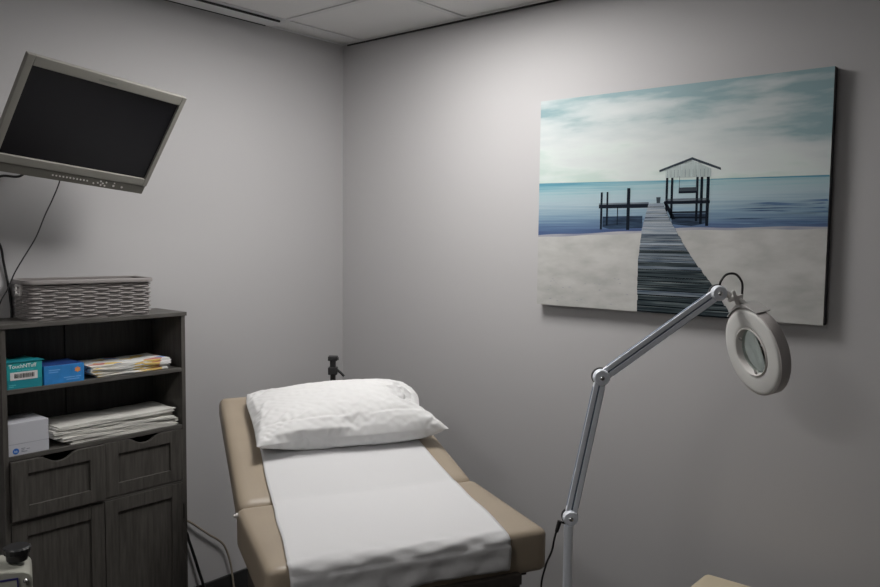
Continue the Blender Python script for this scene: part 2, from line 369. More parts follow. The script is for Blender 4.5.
# ------------------------------------------------------------------ storage cabinet
CX0, CX1, CYF, CYB, CZ = -1.6138, -.9815, -.2228, -.0160, 1.265
SH1, SH2, RAIL = 1.060, .8494, .643
def cabinet():
    t = thing('storage_cabinet', 'dark grey wood-grain cabinet with open shelves, drawers and doors', 'cabinet', (CX0, CYB, 0))
    ox, oy = CX0, CYB
    def bb(x0, x1, y0, y1, z0, z1): return B(x0-ox, x1-ox, y0-oy, y1-oy, z0, z1)
    obj('top_board', bb(CX0-.004, CX1+.004, CYF-.006, CYB, CZ-.014, CZ), M['woodh'], t, bevel=.0012)
    for x in (CX0, CX1-.016): obj('side_panel', bb(x, x+.016, CYF, CYB, 0, CZ-.014), M['wood'], t, bevel=.001)
    obj('back_panel', bb(CX0+.016, CX1-.016, CYB-.006, CYB, .05, CZ-.014), M['woodshade'], t)
    obj('back_strip', bb(-1.330, -1.315, CYB-.011, CYB-.006, SH2, CZ-.014), M['woodshade'], t)
    for z in (SH1, SH2): obj('shelf', bb(CX0+.016, CX1-.016, CYF+.001, CYB-.006, z-.014, z), M['woodh'], t, bevel=.001)
    obj('rail', bb(CX0+.016, CX1-.016, CYF-.001, CYB-.006, RAIL-.010, RAIL), M['woodh'], t, bevel=.001)
    obj('bottom_board', bb(CX0+.016, CX1-.016, CYF+.001, CYB-.006, .06, .075), M['woodh'], t)
    obj('plinth', bb(CX0+.016, CX1-.016, CYF+.02, CYF+.034, 0, .06), M['wood'], t)
    obj('divider', bb(-1.3015, -1.2925, CYF+.012, CYB-.006, .075, SH2-.014), M['wood'], t)
    def shaker(x0, x1, z0, z1, name, scoop=None, dy=0, st=.045, stb=None):
        """front face with recessed centre panel; y front at CYF+dy-.002, thickness .014"""
        b = NB(); yf = CYF-.003+dy; yb = yf+.014; stb = stb or st
        X0_, X1_, Z0_, Z1_ = x0-ox, x1-ox, z0, z1; yf -= oy; yb -= oy
        # outer outline with optional scoop in the top edge
        top = []
        if scoop:
            c, w, d = scoop; c -= ox; n = 20
            for i in range(n+1):
                u = -1+2*i/n; au = abs(u)
                k = 1 if au < .12 else .5*(1+math.cos(PI*(au-.12)/.88))
                top.append((c+u*w/2, Z1_-d*k))
        outer = [(X0_, Z1_)]+top+[(X1_, Z1_)]
        inner = (X0_+st, X1_-st, Z0_+stb, Z1_-stb)
        # front frame as strips: top rail between outline and inner top
        ix0, ix1, iz0, iz1 = inner
        def prism(pts):
            f = [b.verts.new((x, yf, z)) for x, z in pts]; k = [b.verts.new((x, yb, z)) for x, z in pts]
            b.faces.new(f); b.faces.new(k[::-1])
            for i in range(len(pts)):
                j = (i+1) % len(pts); b.faces.new((f[i], k[i], k[j], f[j]))
        prism([(X0_, Z0_), (ix0, Z0_), (ix0, Z1_), (X0_, Z1_)])
        prism([(ix1, Z0_), (X1_, Z0_), (X1_, Z1_), (ix1, Z1_)])
        prism([(ix0, Z0_), (ix1, Z0_), (ix1, iz0), (ix0, iz0)])
        prism([(ix0, iz1), (ix1, iz1), (ix1, Z1_)]+[p for p in top[::-1] if ix0 < p[0] < ix1]+[(ix0, Z1_)])
        o = obj(name, b, M['wood'], t, bevel=.0008, seg=1)
        obj('recessed_panel', box(NB(), ix0-.002, ix1+.002, yf+.007, yb-.001, iz0-.002, iz1+.002), M['wood'], o)
        return o
    dt = SH2-.0155
    d1 = shaker(-1.5965, -1.2985, RAIL+.002, dt, 'drawer', (-1.447, .125, .023), dy=-.010, st=.050, stb=.043)
    d2 = shaker(-1.2955, -.9985, RAIL+.002, dt, 'drawer', (-1.147, .125, .023), st=.050, stb=.043)
    for d, x in ((d1, -1.5965), (d2, -1.2955)):
        obj('drawer_box', bb(x+.012, x+.286, CYF+.012, CYB-.02, RAIL+.01, RAIL+.15), M['woodshade'], d)
    e1 = shaker(-1.5965, -1.2985, .078, RAIL-.011, 'door', st=.046)
    e2 = shaker(-1.2955, -.9985, .078, RAIL-.011, 'door', st=.046)
    def knob(door, x, z):
        kt = Matrix.Translation((x-ox, CYF-.003-oy, z)) @ Matrix.Rotation(PI/2, 4, 'X')
        obj('door_knob', lathe(NB(), [(0, 0), (.006, 0), (.005, .008), (.011, .013), (.014, .018), (.012, .023), (.005, .026), (0, .026)], kt, 24), M['chrome'], door, smooth=True)
    knob(e1, -1.325, .315); knob(e2, -1.262, .315)
    for z in (.525, .20):
        obj('hinge', bb(-.9982, -.9965, CYF-.0045, CYF+.006, z-.028, z+.028), M['black'], e2)
        obj('hinge', bb(-1.5985, -1.5968, CYF-.0045, CYF+.006, z-.028, z+.028), M['black'], e1)
    for x in (-1.440, -1.155): # shelf pin caps
        pass
    return t
cabinet()

# ------------------------------------------------------------------ woven basket on the cabinet
def basket():
    ang = math.atan2(-.051, .376)
    t = thing('storage_basket', 'grey woven-look plastic basket on top of the cabinet', 'basket', (-1.3035, -.1215, CZ), ang)
    L, D, Hb, rc = .402, .164, .130, .022
    period = .042; rows = 15; rh = (Hb-.014)/rows
    def outline(n, ex, off):
        pts = []
        hx, hy = L/2-rc+ex, D/2-rc+ex
        segs = []
        arc = rc*PI/2
        S = [2*hx, arc, 2*hy, arc, 2*hx, arc, 2*hy, arc]; tot = sum(S)
        for i in range(n):
            s = tot*i/n; k = 0
            while s > S[k]: s -= S[k]; k += 1
            if k == 0: p = (-hx+s, -hy-rc); nn = (0, -1)
            elif k == 2: p = (hx+rc, -hy+s); nn = (1, 0)
            elif k == 4: p = (hx-s, hy+rc); nn = (0, 1)
            elif k == 6: p = (-hx-rc, hy-s); nn = (-1, 0)
            else:
                a = s/rc; c, a0 = {1: ((hx, -hy), -PI/2), 3: ((hx, hy), 0), 5: ((-hx, hy), PI/2), 7: ((-hx, -hy), PI)}[k]
                nn = (math.cos(a0+a), math.sin(a0+a)); p = (c[0]+rc*nn[0], c[1]+rc*nn[1])
            pts.append((p[0]+nn[0]*off, p[1]+nn[1]*off, nn, tot*i/n, k, tot))
        return pts
    n = 26*12; b = NB(); rings = []
    base = outline(n, 0, 0); tot = base[0][5]; cyc = 13
    sub = 4
    for r in range(rows):
        for q in range(sub):
            z = .006+(r+q/sub)*rh; fl = .001*(z/Hb)
            ring = []
            for i, (x, y, nn, s, k, _) in enumerate(base):
                ph = 2*PI*(i/n*cyc+.5*(r % 2)); w = .5+.5*math.cos(ph)
                prof = math.sin(PI*(q+.5)/sub)
                d = -.0030+.0075*w*prof**.7+fl-.0035*(1-prof)
                ring.append(b.verts.new((x+nn[0]*d, y+nn[1]*d, z)))
            rings.append((ring, z))
    for (a, z0), (c, z1) in zip(rings, rings[1:]):
        for i in range(n):
            j = (i+1) % n; x, y, nn, s, k, _ = base[i]
            if k in (2, 6) and abs(y) < .026 and Hb-.048 < z0 < Hb-.024: continue   # hand holes in the short sides
            b.faces.new((a[i], a[j], c[j], c[i]))
    body = obj('woven_body', b, M['basket'], t, smooth=True, angle=70)
    s = body.modifiers.new('s', 'SOLIDIFY'); s.thickness = .003; s.offset = -1
    # rim: rounded band, wavy slightly higher in the middle
    b = NB(); inner = outline(160, 0, 0); prof = [(-.003, -.010), (.0075, -.010), (.0085, -.003), (.006, .002), (0, .003), (-.004, .001)]
    R = []
    for (x, y, nn, s, k, _) in inner:
        sag = 0
        R.append([b.verts.new((x+nn[0]*(o+.002), y+nn[1]*(o+.002), Hb-.003+h)) for o, h in prof])
    for i in range(len(R)):
        a, c = R[i], R[(i+1) % len(R)]
        for k in range(len(prof)): b.faces.new((a[k], c[k], c[(k+1) % len(prof)], a[(k+1) % len(prof)]))
    obj('rim', b, M['basket'], t, smooth=True)
    b = NB(); o = outline(80, 0, -.004); b.faces.new([b.verts.new((p[0], p[1], .0)) for p in o]);
    r = bmesh.ops.extrude_face_region(b, geom=b.faces[:]); bmesh.ops.translate(b, verts=[v for v in r['geom'] if isinstance(v, bmesh.types.BMVert)], vec=(0, 0, .008))
    obj('bottom', b, M['basket'], t)
    for sx in (-1, 1):
        x = sx*(L/2+.004); b = NB(); zc = Hb-.034
        for y0, y1, z0, z1 in ((-.031, -.026, -.016, .016), (.026, .031, -.016, .016), (-.031, .031, -.018, -.012), (-.031, .031, .012, .018)):
            box(b, x-.003, x+.003, y0, y1, zc+z0, zc+z1)
        obj('handle_frame', b, M['whitem'] if sx < 0 else M['basket'], t, bevel=.001)
basket()

# ------------------------------------------------------------------ things on the shelves
YFB = CYF+.006
def teal_box():
    x0, x1, h, d = -1.5955, -1.489, .084, .125
    t = thing('glove_box', 'teal cardboard glove box with white barcode sticker on upper shelf', 'box', (x0, YFB, SH1))
    w = x1-x0
    obj('carton', B(0, w, 0, d, 0, h), M['teal'], t, bevel=.001)
    obj('flap', B(-.001, w+.006, -.003, .05, h, h+.0015), M['teald'], t)
    obj('lower_band', B(.001, w-.001, -.0004, 0, .001, .030), M['teald'], t)
    lab = obj('barcode_sticker', B(.010, .092, -.0012, -.0004, .028, .053), M['label'], t)
    b = NB(); x = .022; rr = random.Random(5)
    while x < .082:
        w_ = rr.choice((.0006, .001, .0018)); box(b, x, x+w_, -.0016, -.0011, .034, .048); x += w_+rr.choice((.0007, .001, .0015))
    obj('barcode', b, M['ink'], lab)
    text_mesh('lettering', 'TouchNTuff', .0165, M['whink'], t, Matrix.Translation((.006, -.0006, .0655)) @ FRONT, bold=.0002)
    b = NB()
    b.free()
    for a, c, z in ((.030, .042, .0565), (.045, .060, .0565), (.062, .080, .0565), (.006, .026, .012), (.006, .020, .007)):
        obj('printed_line', B(a, c, -.0009, -.0001, z, z+.0022), M['palete'], t)
teal_box()
def blue_box():
    x0, x1, h, d = -1.483, -1.354, .060, .12
    t = thing('tissue_box', 'bright blue cardboard box with orange emblem on upper shelf', 'box', (x0, YFB, SH1)); w = x1-x0
    obj('carton', B(0, w, 0, d, 0, h), M['blue'], t, bevel=.001)
    obj('top_print', B(.002, w-.002, .002, d-.002, h, h+.0006), M['blued'], t)
    b = NB(); cx, cz = w-.022, .040
    pts = [(cx+.011*math.cos(a)*(1 if i % 2 else .72), cz+.010*math.sin(a)*(1 if i % 2 else .72)) for i, a in enumerate([2*PI*k/12 for k in range(12)])]
    f = b.faces.new([b.verts.new((x, -.0006, z)) for x, z in pts]); 
    e = obj('emblem', b, M['orange'], t); e.modifiers.new('s', 'SOLIDIFY').thickness = .0003
    for a, c, z in ((.014, .050, .044), (.014, .044, .037), (.062, .098, .016), (.100, .118, .016), (.070, .112, .009)): obj('printed_line', B(a, c, -.0007, -.0001, z, z+.003), M['palebl'], t)
blue_box()
def white_box():
    x0, x1, h, d = -1.5965, -1.473, .103, .13
    t = thing('carton_box', 'plain white cardboard box with small blue logo on lower shelf', 'box', (x0, YFB, SH2)); w = x1-x0
    obj('carton', B(0, w, 0, d, 0, h), M['wcard'], t, bevel=.0015)
    obj('lid_seam', B(.0005, w-.0005, -.0004, 0, .036, .0368), M['grink'], t)
    b = NB(); cyl(b, (.022, -.0006, .014), (.022, -.0001, .014), .0095, n=20); lg = obj('round_logo', b, M['blink'], t)
    text_mesh('lettering', 'hb', .010, M['whink'], lg, Matrix.Translation((.0165, -.0007, .0105)) @ FRONT)
    for a, c, z in ((.038, .050, .019), (.038, .047, .014), (.054, .064, .016), (.038, .056, .009)): obj('printed_line', B(a, c, -.0007, -.0001, z, z+.0022), M['grink'], t)
white_box()

def folded(name, x0, x1, y0, y1, z0, th, m, seed, label, cat, group, rot=0, dip=0.0):
    """a folded cloth: layered slab with rounded fold on the front edge, soft wavy outline"""
    rr = random.Random(seed); L, D = x1-x0, y1-y0; nx, ny = 26, 12
    b = NB(); layers = 3; lt = th/layers
    ph = [rr.random()*6 for _ in range(6)]
    for l in range(layers):
        off = (rr.random()-.5)*.008; offy = (rr.random())*.006
        grid = {}
        for i in range(nx+1):
            for j in range(ny+1):
                u, v = i/nx, j/ny
                edge = max(0, 1-min(u, 1-u)*22)*.5+max(0, 1-min(v, 1-v)*12)*.5
                x = x0+u*L+off+.002*math.sin(v*7+ph[0]); y = y0+v*D+offy+.0022*math.sin(u*11+ph[1]+l)
                wz = .0011*math.sin(u*9+ph[2])+.0008*math.sin(u*21+v*5+ph[3])
                drp = -dip*max(0, .22-v)/.22*(math.sin(PI*u)**.5 if 0 < u < 1 else 0)
                for sgn in (0, 1):
                    z = z0+lt*l+lt*.5+(lt*.47*(1-.75*edge))*(1 if sgn else -1)+(wz if (l or sgn) else 0)+lt*.04
                    z = max(z, z0+.0002)
                    grid[i, j, sgn] = b.verts.new((x, y, z))
        for i in range(nx):
            for j in range(ny):
                b.faces.new((grid[i, j, 1], grid[i+1, j, 1], grid[i+1, j+1, 1], grid[i, j+1, 1])); b.faces.new((grid[i, j, 0], grid[i, j+1, 0], grid[i+1, j+1, 0], grid[i+1, j, 0]))
        for i in range(nx):
            b.faces.new((grid[i, 0, 0], grid[i+1, 0, 0], grid[i+1, 0, 1], grid[i, 0, 1])); b.faces.new((grid[i, ny, 0], grid[i, ny, 1], grid[i+1, ny, 1], grid[i+1, ny, 0]))
        for j in range(ny):
            b.faces.new((grid[0, j, 0], grid[0, j, 1], grid[0, j+1, 1], grid[0, j+1, 0])); b.faces.new((grid[nx, j, 0], grid[nx, j+1, 0], grid[nx, j+1, 1], grid[nx, j, 1]))
    c = Vector(((x0+x1)/2, (y0+y1)/2, z0))
    bmesh.ops.rotate(b, verts=b.verts, cent=c, matrix=Matrix.Rotation(rot, 3, 'Z'))
    bmesh.ops.translate(b, verts=b.verts, vec=-c)
    o = obj(name, b, m, smooth=True, angle=50); o.location = c; return tag(o, label, cat, group)
YB_ = CYB-.012
lab = ['lowest', 'second from bottom', 'third from bottom', 'topmost']
for i, (x0, x1, dy) in enumerate(((-1.305, -1.045, .0), (-1.325, -1.040, .004), (-1.330, -1.035, .0), (-1.322, -1.030, .006))):
    folded('folded_gown', x0, x1, CYF+.008+dy, YB_-.02, SH1+.0005+i*.0098, .0094, M['print'], 20+i,
           'colourful printed folded cloth on the upper shelf, %s of its pile' % lab[i], 'cloth', 'printed cloths on the upper shelf', rot=(-.02, .015, -.01, .02)[i])
lab = ['lowest', 'second from bottom', 'middle one', 'second from top', 'topmost']
for i, (x0, x1, dy) in enumerate(((-1.400, -1.012, -.0), (-1.432, -1.008, .002), (-1.452, -1.016, .006), (-1.455, -1.022, .010), (-1.440, -1.018, .008))):
    folded('folded_sheet', x0, x1, CYF+.006+dy, YB_-.012, SH2+.0005+i*.0125, .012, M['sheet'], 40+i,
           'off-white folded sheet on the lower shelf, %s of its pile' % lab[i], 'sheet', 'white sheets on the lower shelf', rot=(.0, .02, -.015, .02, -.01)[i])

# ------------------------------------------------------------------ wall-mounted monitor
def monitor():
    a = Vector((.9927, .0776, -.0927)).normalized(); n = Vector((.012, -.825, -.565)); n = (n-a*n.dot(a)).normalized(); u = n.cross(a)
    c = Vector((-1.381, -.371, 1.876))
    t = thing('monitor', 'grey flat-panel monitor tilted down on a wall arm, screen off', 'monitor', c)
    R = Matrix((a, u, n)).transposed().to_4x4(); t.rotation_euler = R.to_euler()
    # local x right, y up, z towards viewer. screen +-.24 x +-.1438
    sw, sh = .2400, .1438
    b = NB(); x0, x1, y0, y1 = -.262, .2565, -.203, .1745
    def ring(o, i, z0, z1):
        ox0, ox1, oy0, oy1 = o; ix0, ix1, iy0, iy1 = i
        box(b, ox0, ix0, oy0, oy1, z0, z1); box(b, ix1, ox1, oy0, oy1, z0, z1); box(b, ix0, ix1, oy0, iy0, z0, z1); box(b, ix0, ix1, iy1, oy1, z0, z1)
    ring((x0, x1, y0+.032, y1), (-sw, sw, -sh, sh), -.012, .006)
    obj('bezel', b, M['mon'], t, bevel=.002)
    obj('control_strip', B(x0+.002, x1-.002, y0, y0+.0315, -.012, .0035), M['mond'], t, bevel=.002)
    obj('screen', B(-sw, sw, -sh, sh, -.010, -.002), M['screen'], t)
    obj('rear_housing', B(x0+.022, x1-.022, y0+.012, y1-.020, -.055, -.012), M['mon'], t, bevel=.006)
    obj('badge', B(-.045, .012, .153, .161, .006, .0064), M['monb'], t)
    kb = NB()
    def btn(name, x, y, r=.0026): 
        q = NB(); cyl(q, (x, y, .003), (x, y, .0055), r, n=12); return obj('button', q, M['whitem'], t)
    for i in range(11): btn('b', -.064+i*.0113, y0+.017)
    for x, y in ((.072, .012), (.086, .016), (.094, .023), (.098, .010), (.103, .017), (.114, .022), (.112, .009)): btn('b', x, y0+y, .0028)
    for x in (.142, .172): btn('b', x, y0+.014, .0035)
    btn('b', .142, y0+.024, .0024)
    obj('mount_plate', B(-.05, .05, -.05, .05, -.062, -.055), M['black'], t)
    # wall arm (own thing)
    back = c-n*.0635
    g = thing('monitor_mount', 'black swivel mount holding the monitor on the left wall', 'bracket', (-1.36, 0, 1.955))
    o = Vector((-1.36, 0, 1.955)); q = back-o
    obj('wall_plate', B(-.045, .045, -.012, -.0005, -.08, .08), M['black'], g, bevel=.002)
    b = NB(); cyl(b, (0, -.03, -.03), (0, -.03, .03), .016); box(b, -.014, .014, -.03, -.010, -.02, .02); obj('pivot', b, M['black'], g, smooth=True)
    mid = Vector((.10, -.16, .0))
    b = NB(); tube(b, [(0, -.03, 0), mid], .013, 12, 0); obj('arm', b, M['black'], g, smooth=True)
    b = NB(); cyl(b, mid-Vector((0, 0, .03)), mid+Vector((0, 0, .03)), .016); obj('elbow', b, M['black'], g, smooth=True)
    b = NB(); tube(b, [mid, q], .012, 12, 0); obj('arm', b, M['black'], g, smooth=True)
    return c, a, u, n
mc, ma, mu, mn = monitor()
# cables of the monitor
o = obj('signal_cable', tube(NB(), [mc+ma*(-.016)+mu*(-.170)+mn*(-.0575), (-1.4195, -.222, 1.735), (-1.430, -.235, 1.706), (-1.453, -.235, 1.651), (-1.476, -.235, 1.603), (-1.499, -.235, 1.547), (-1.515, -.235, 1.516), (-1.548, -.235, 1.463), (-1.573, -.237, 1.421), (-1.594, -.24, 1.375), (-1.618, -.24, 1.33), (-1.64, -.22, 1.22), (-1.65, -.16, .9), (-1.65, -.10, .4), (-1.65, -.08, .0035)], .0021), M['black'], smooth=True)
tag(o, 'thin black cable hanging from the monitor down past the basket', 'cable')
o = obj('power_cable', tube(NB(), [mc+ma*(-.10)+mu*(-.12)+mn*(-.060), (-1.47, -.06, 1.737), (-1.525, -.014, 1.728), (-1.58, -.012, 1.66), (-1.565, -.012, 1.57), (-1.528, -.012, 1.506), (-1.518, -.010, 1.45), (-1.507, -.008, 1.39), (-1.498, -.0075, 1.32), (-1.495, -.0075, 1.2), (-1.49, -.0075, .6), (-1.48, -.0075, .25), (-1.48, -.0075, .109)], .0042), M['black'], smooth=True)
tag(o, 'thick black cable curving down the wall behind the monitor and basket', 'cable')

# ------------------------------------------------------------------ treatment table
BO = (-1.143, -1.520, 0); BR = math.atan2(-.449, .893); TH = .78; HL = .455; BT = math.radians(16); BL = .690
def bedmat():  # local->world
    return Matrix.Translation(BO) @ Matrix.Rotation(BR, 4, 'Z')
def table():
    t = thing('treatment_table', 'beige upholstered treatment table with raised backrest', 'table', BO, BR)
    def cushion(bm_T, x0, x1, y0, y1, z0, z1, name, rad, crown=.006, taper=0):
        """rounded upholstery slab with softly crowned faces"""
        b = NB(); nx, ny, nz = 28, 22, 6
        def sh(u, v, w):
            hx, hy, hz = (x1-x0)/2, (y1-y0)/2, (z1-z0)/2; c = Vector(((x0+x1)/2, (y0+y1)/2, (z0+z1)/2))
            p = Vector((u*hx, v*hy, w*hz)); r = rad
            q = Vector((max(-hx+r, min(hx-r, p.x)), max(-hy+r, min(hy-r, p.y)), max(-hz+r, min(hz-r, p.z))))
            d = p-q
            if d.length > 1e-9: p = q+d.normalized()*r
            cr = crown*(1-u*u)*(1-v*v)
            if w > .5: p.z += cr
            if v < -.5: p.y -= .004*(1-u*u)
            p.x *= 1-taper*(v+1)/2
            return bm_T @ (p+c)
        vmap = {}
        def spread(i, n): 
            t_ = i/n; return -math.cos(PI*t_)*.35+(2*t_-1)*.65
        def V(i, j, k):
            if (i, j, k) not in vmap: vmap[i, j, k] = b.verts.new(sh(spread(i, nx), spread(j, ny), spread(k, nz)))
            return vmap[i, j, k]
        for i in range(nx):
            for j in range(ny):
                for k in (0, nz): b.faces.new((V(i, j, k), V(i+1, j, k), V(i+1, j+1, k), V(i, j+1, k)))
        for i in range(nx):
            for k in range(nz):
                for j in (0, ny): b.faces.new((V(i, j, k), V(i+1, j, k), V(i+1, j, k+1), V(i, j, k+1)))
        for j in range(ny):
            for k in range(nz):
                for i in (0, nx): b.faces.new((V(i, j, k), V(i, j+1, k), V(i, j+1, k+1), V(i, j, k+1)))
        return obj(name, b, M['vinyl'], t, smooth=True, angle=80)
    I = Matrix.Identity(4)
    cushion(I, -.372, .376, -.004, HL+.004, TH-.120, TH-.003, 'seat_cushion', .020)
    TB = Matrix.Translation((0, HL, TH)) @ Matrix.Rotation(BT, 4, 'X')
    cushion(TB, -.366, .372, -.001, BL, -.085, -.003, 'backrest_cushion', .026, taper=.085)
    # piping seam along the lower edge of the seat front corners
    obj('backrest_frame', B(-.31, .31, .03, BL-.03, -.10, -.086, TB), M['blackm'], t)
    obj('seat_frame', B(-.33, .33, .03, HL-.02, TH-.135, TH-.121), M['blackm'], t)
    lr = obj('leg_rest', B(-.350, .287, -.016, .40, TH-.215, TH-.136), M['brown'], t, bevel=.004)
    obj('lip', B(-.350, .287, -.024, .03, TH-.134, TH-.106), M['brown'], t, bevel=.002)
    obj('pedestal', B(-.27, .27, .06, .70, .06, TH-.206), M['brown'], t, bevel=.01)
    obj('plinth', B(-.24, .24, .09, .67, 0, .06), M['black'], t)
    obj('drawer', B(-.24, .24, .050, .0598, .33, .52), M['brown'], t, bevel=.003)
    for sx in (-1, 1):
        p0 = Vector((sx*.28, .60, TH-.14)); p1 = TB @ Vector((sx*.28, .42, -.10))
        obj('support_strut', tube(NB(), [p0, p1], .011, 12, 0), M['chrome'], t, smooth=True)
    b = NB(); cyl(b, (-.375, HL-.012, TH-.022), (-.362, HL-.012, TH-.022), .008, n=16); cyl(b, (-.381, HL-.012, TH-.022), (-.375, HL-.012, TH-.022), .0045, n=12)
    obj('side_button', b, M['whitem'], t, smooth=True)
    return TB
TB = table()

# exam paper strip, draped over backrest, seat and front edge
def paper():
    b = NB(); rr = random.Random(11)
    prof = []   # (y,z, s) from backrest top to front drape
    Tm = TB
    NB1 = 38
    for i in range(NB1+1):
        l = .675*(1-i/NB1); p = Tm @ Vector((0, l, .0022)); prof.append((p.y, p.z, 'b', l))
    # smooth the hinge bend
    ys = 0
    for i in range(1, 31):
        y = HL-.0*i-(HL-.022)*i/30; prof.append((y, TH+.0022, 's', y))
    for i in range(1, 9):
        a = PI/2*i/8; prof.append((.022-.029*math.sin(a), TH+.0022-.029*(1-math.cos(a)), 'f', 0))
    for i in range(1, 11):
        prof.append((-.0085-.0015*math.sin(i), TH-.0228-.0072*i, 'd', i))
    n = 60; rows = []
    for r, (y, z, kind, q) in enumerate(prof):
        if kind == 'b': xl = -.272+.035*q/.675; xr = .302-.075*q/.675
        elif kind == 's': k = 1-y/HL; xl = -.272-.047*k; xr = .302-.046*k
        else: xl = -.320; xr = .256
        row = []
        for i in range(n+1):
            u = i/n; x = xl+(xr-xl)*u; dy = dz = 0
            tot = {'b': 0, 's': max(0, (.09-y)/.09) if kind == 's' else 0, 'f': 1, 'd': 1}[kind]
            crown = .005*(1-(x/.367)**2)
            if kind == 'd':
                f = q/10; dy = -.006*f*abs(math.sin(u*13+.7))-.003*f*math.sin(u*31+q*.5)-.001; dz = -.006*math.sin(u*5+1)*f+ (.018*max(0, 1-abs(u-.86)*8))*f*0
                dy -= .004
            elif kind == 'f': dy = -.004-.0014*math.sin(u*17+r*.9)-.0012*math.sin(u*37-r*.7); dz = .001*math.sin(u*23+r)+crown*(1-(r-len(prof)+19)/9 if False else .3)
            elif kind == 's':
                dz = crown*max(0, math.sin(PI*min(1, max(0, y/HL))))**.6+.0009*math.sin(u*6+y*17)+.0006*tot*math.sin(u*41+y*60)+.001*tot*math.sin(u*19-y*90)
            else: dz = .001+.0008*math.sin(u*5+q*13)+crown*.8*math.sin(PI*min(1, q/.69))
            row.append(b.verts.new((x+.0015*math.sin(r*.35), y+dy, z+dz)))
        rows.append(row)
    for a, c in zip(rows, rows[1:]):
        for i in range(n): b.faces.new((a[i], a[i+1], c[i+1], c[i]))
    o = obj('exam_paper', b, M['paper'], smooth=True, angle=180)
    o.location = BO; o.rotation_euler = (0, 0, BR)
    s = o.modifiers.new('s', 'SOLIDIFY'); s.thickness = .0006; s.offset = 1
    return tag(o, 'long white paper strip laid over the beige treatment table', 'paper')
pp = paper()
# crumple of the front drape
tx = bpy.data.textures.new('crumple', 'CLOUDS'); tx.noise_scale = .022; tx.noise_depth = 3
dm = pp.modifiers.new('d', 'DISPLACE'); dm.texture = tx; dm.strength = .008; dm.mid_level = .30; dm.texture_coords = 'LOCAL'
vg = pp.vertex_groups.new(name='front')
for v in pp.data.vertices:
    w = max(0, min(1, (.030-v.co.y)/.045))
    if w > 0: vg.add([v.index], w, 'REPLACE')
dm.vertex_group = 'front'
pp.modifiers.move(1, 0)

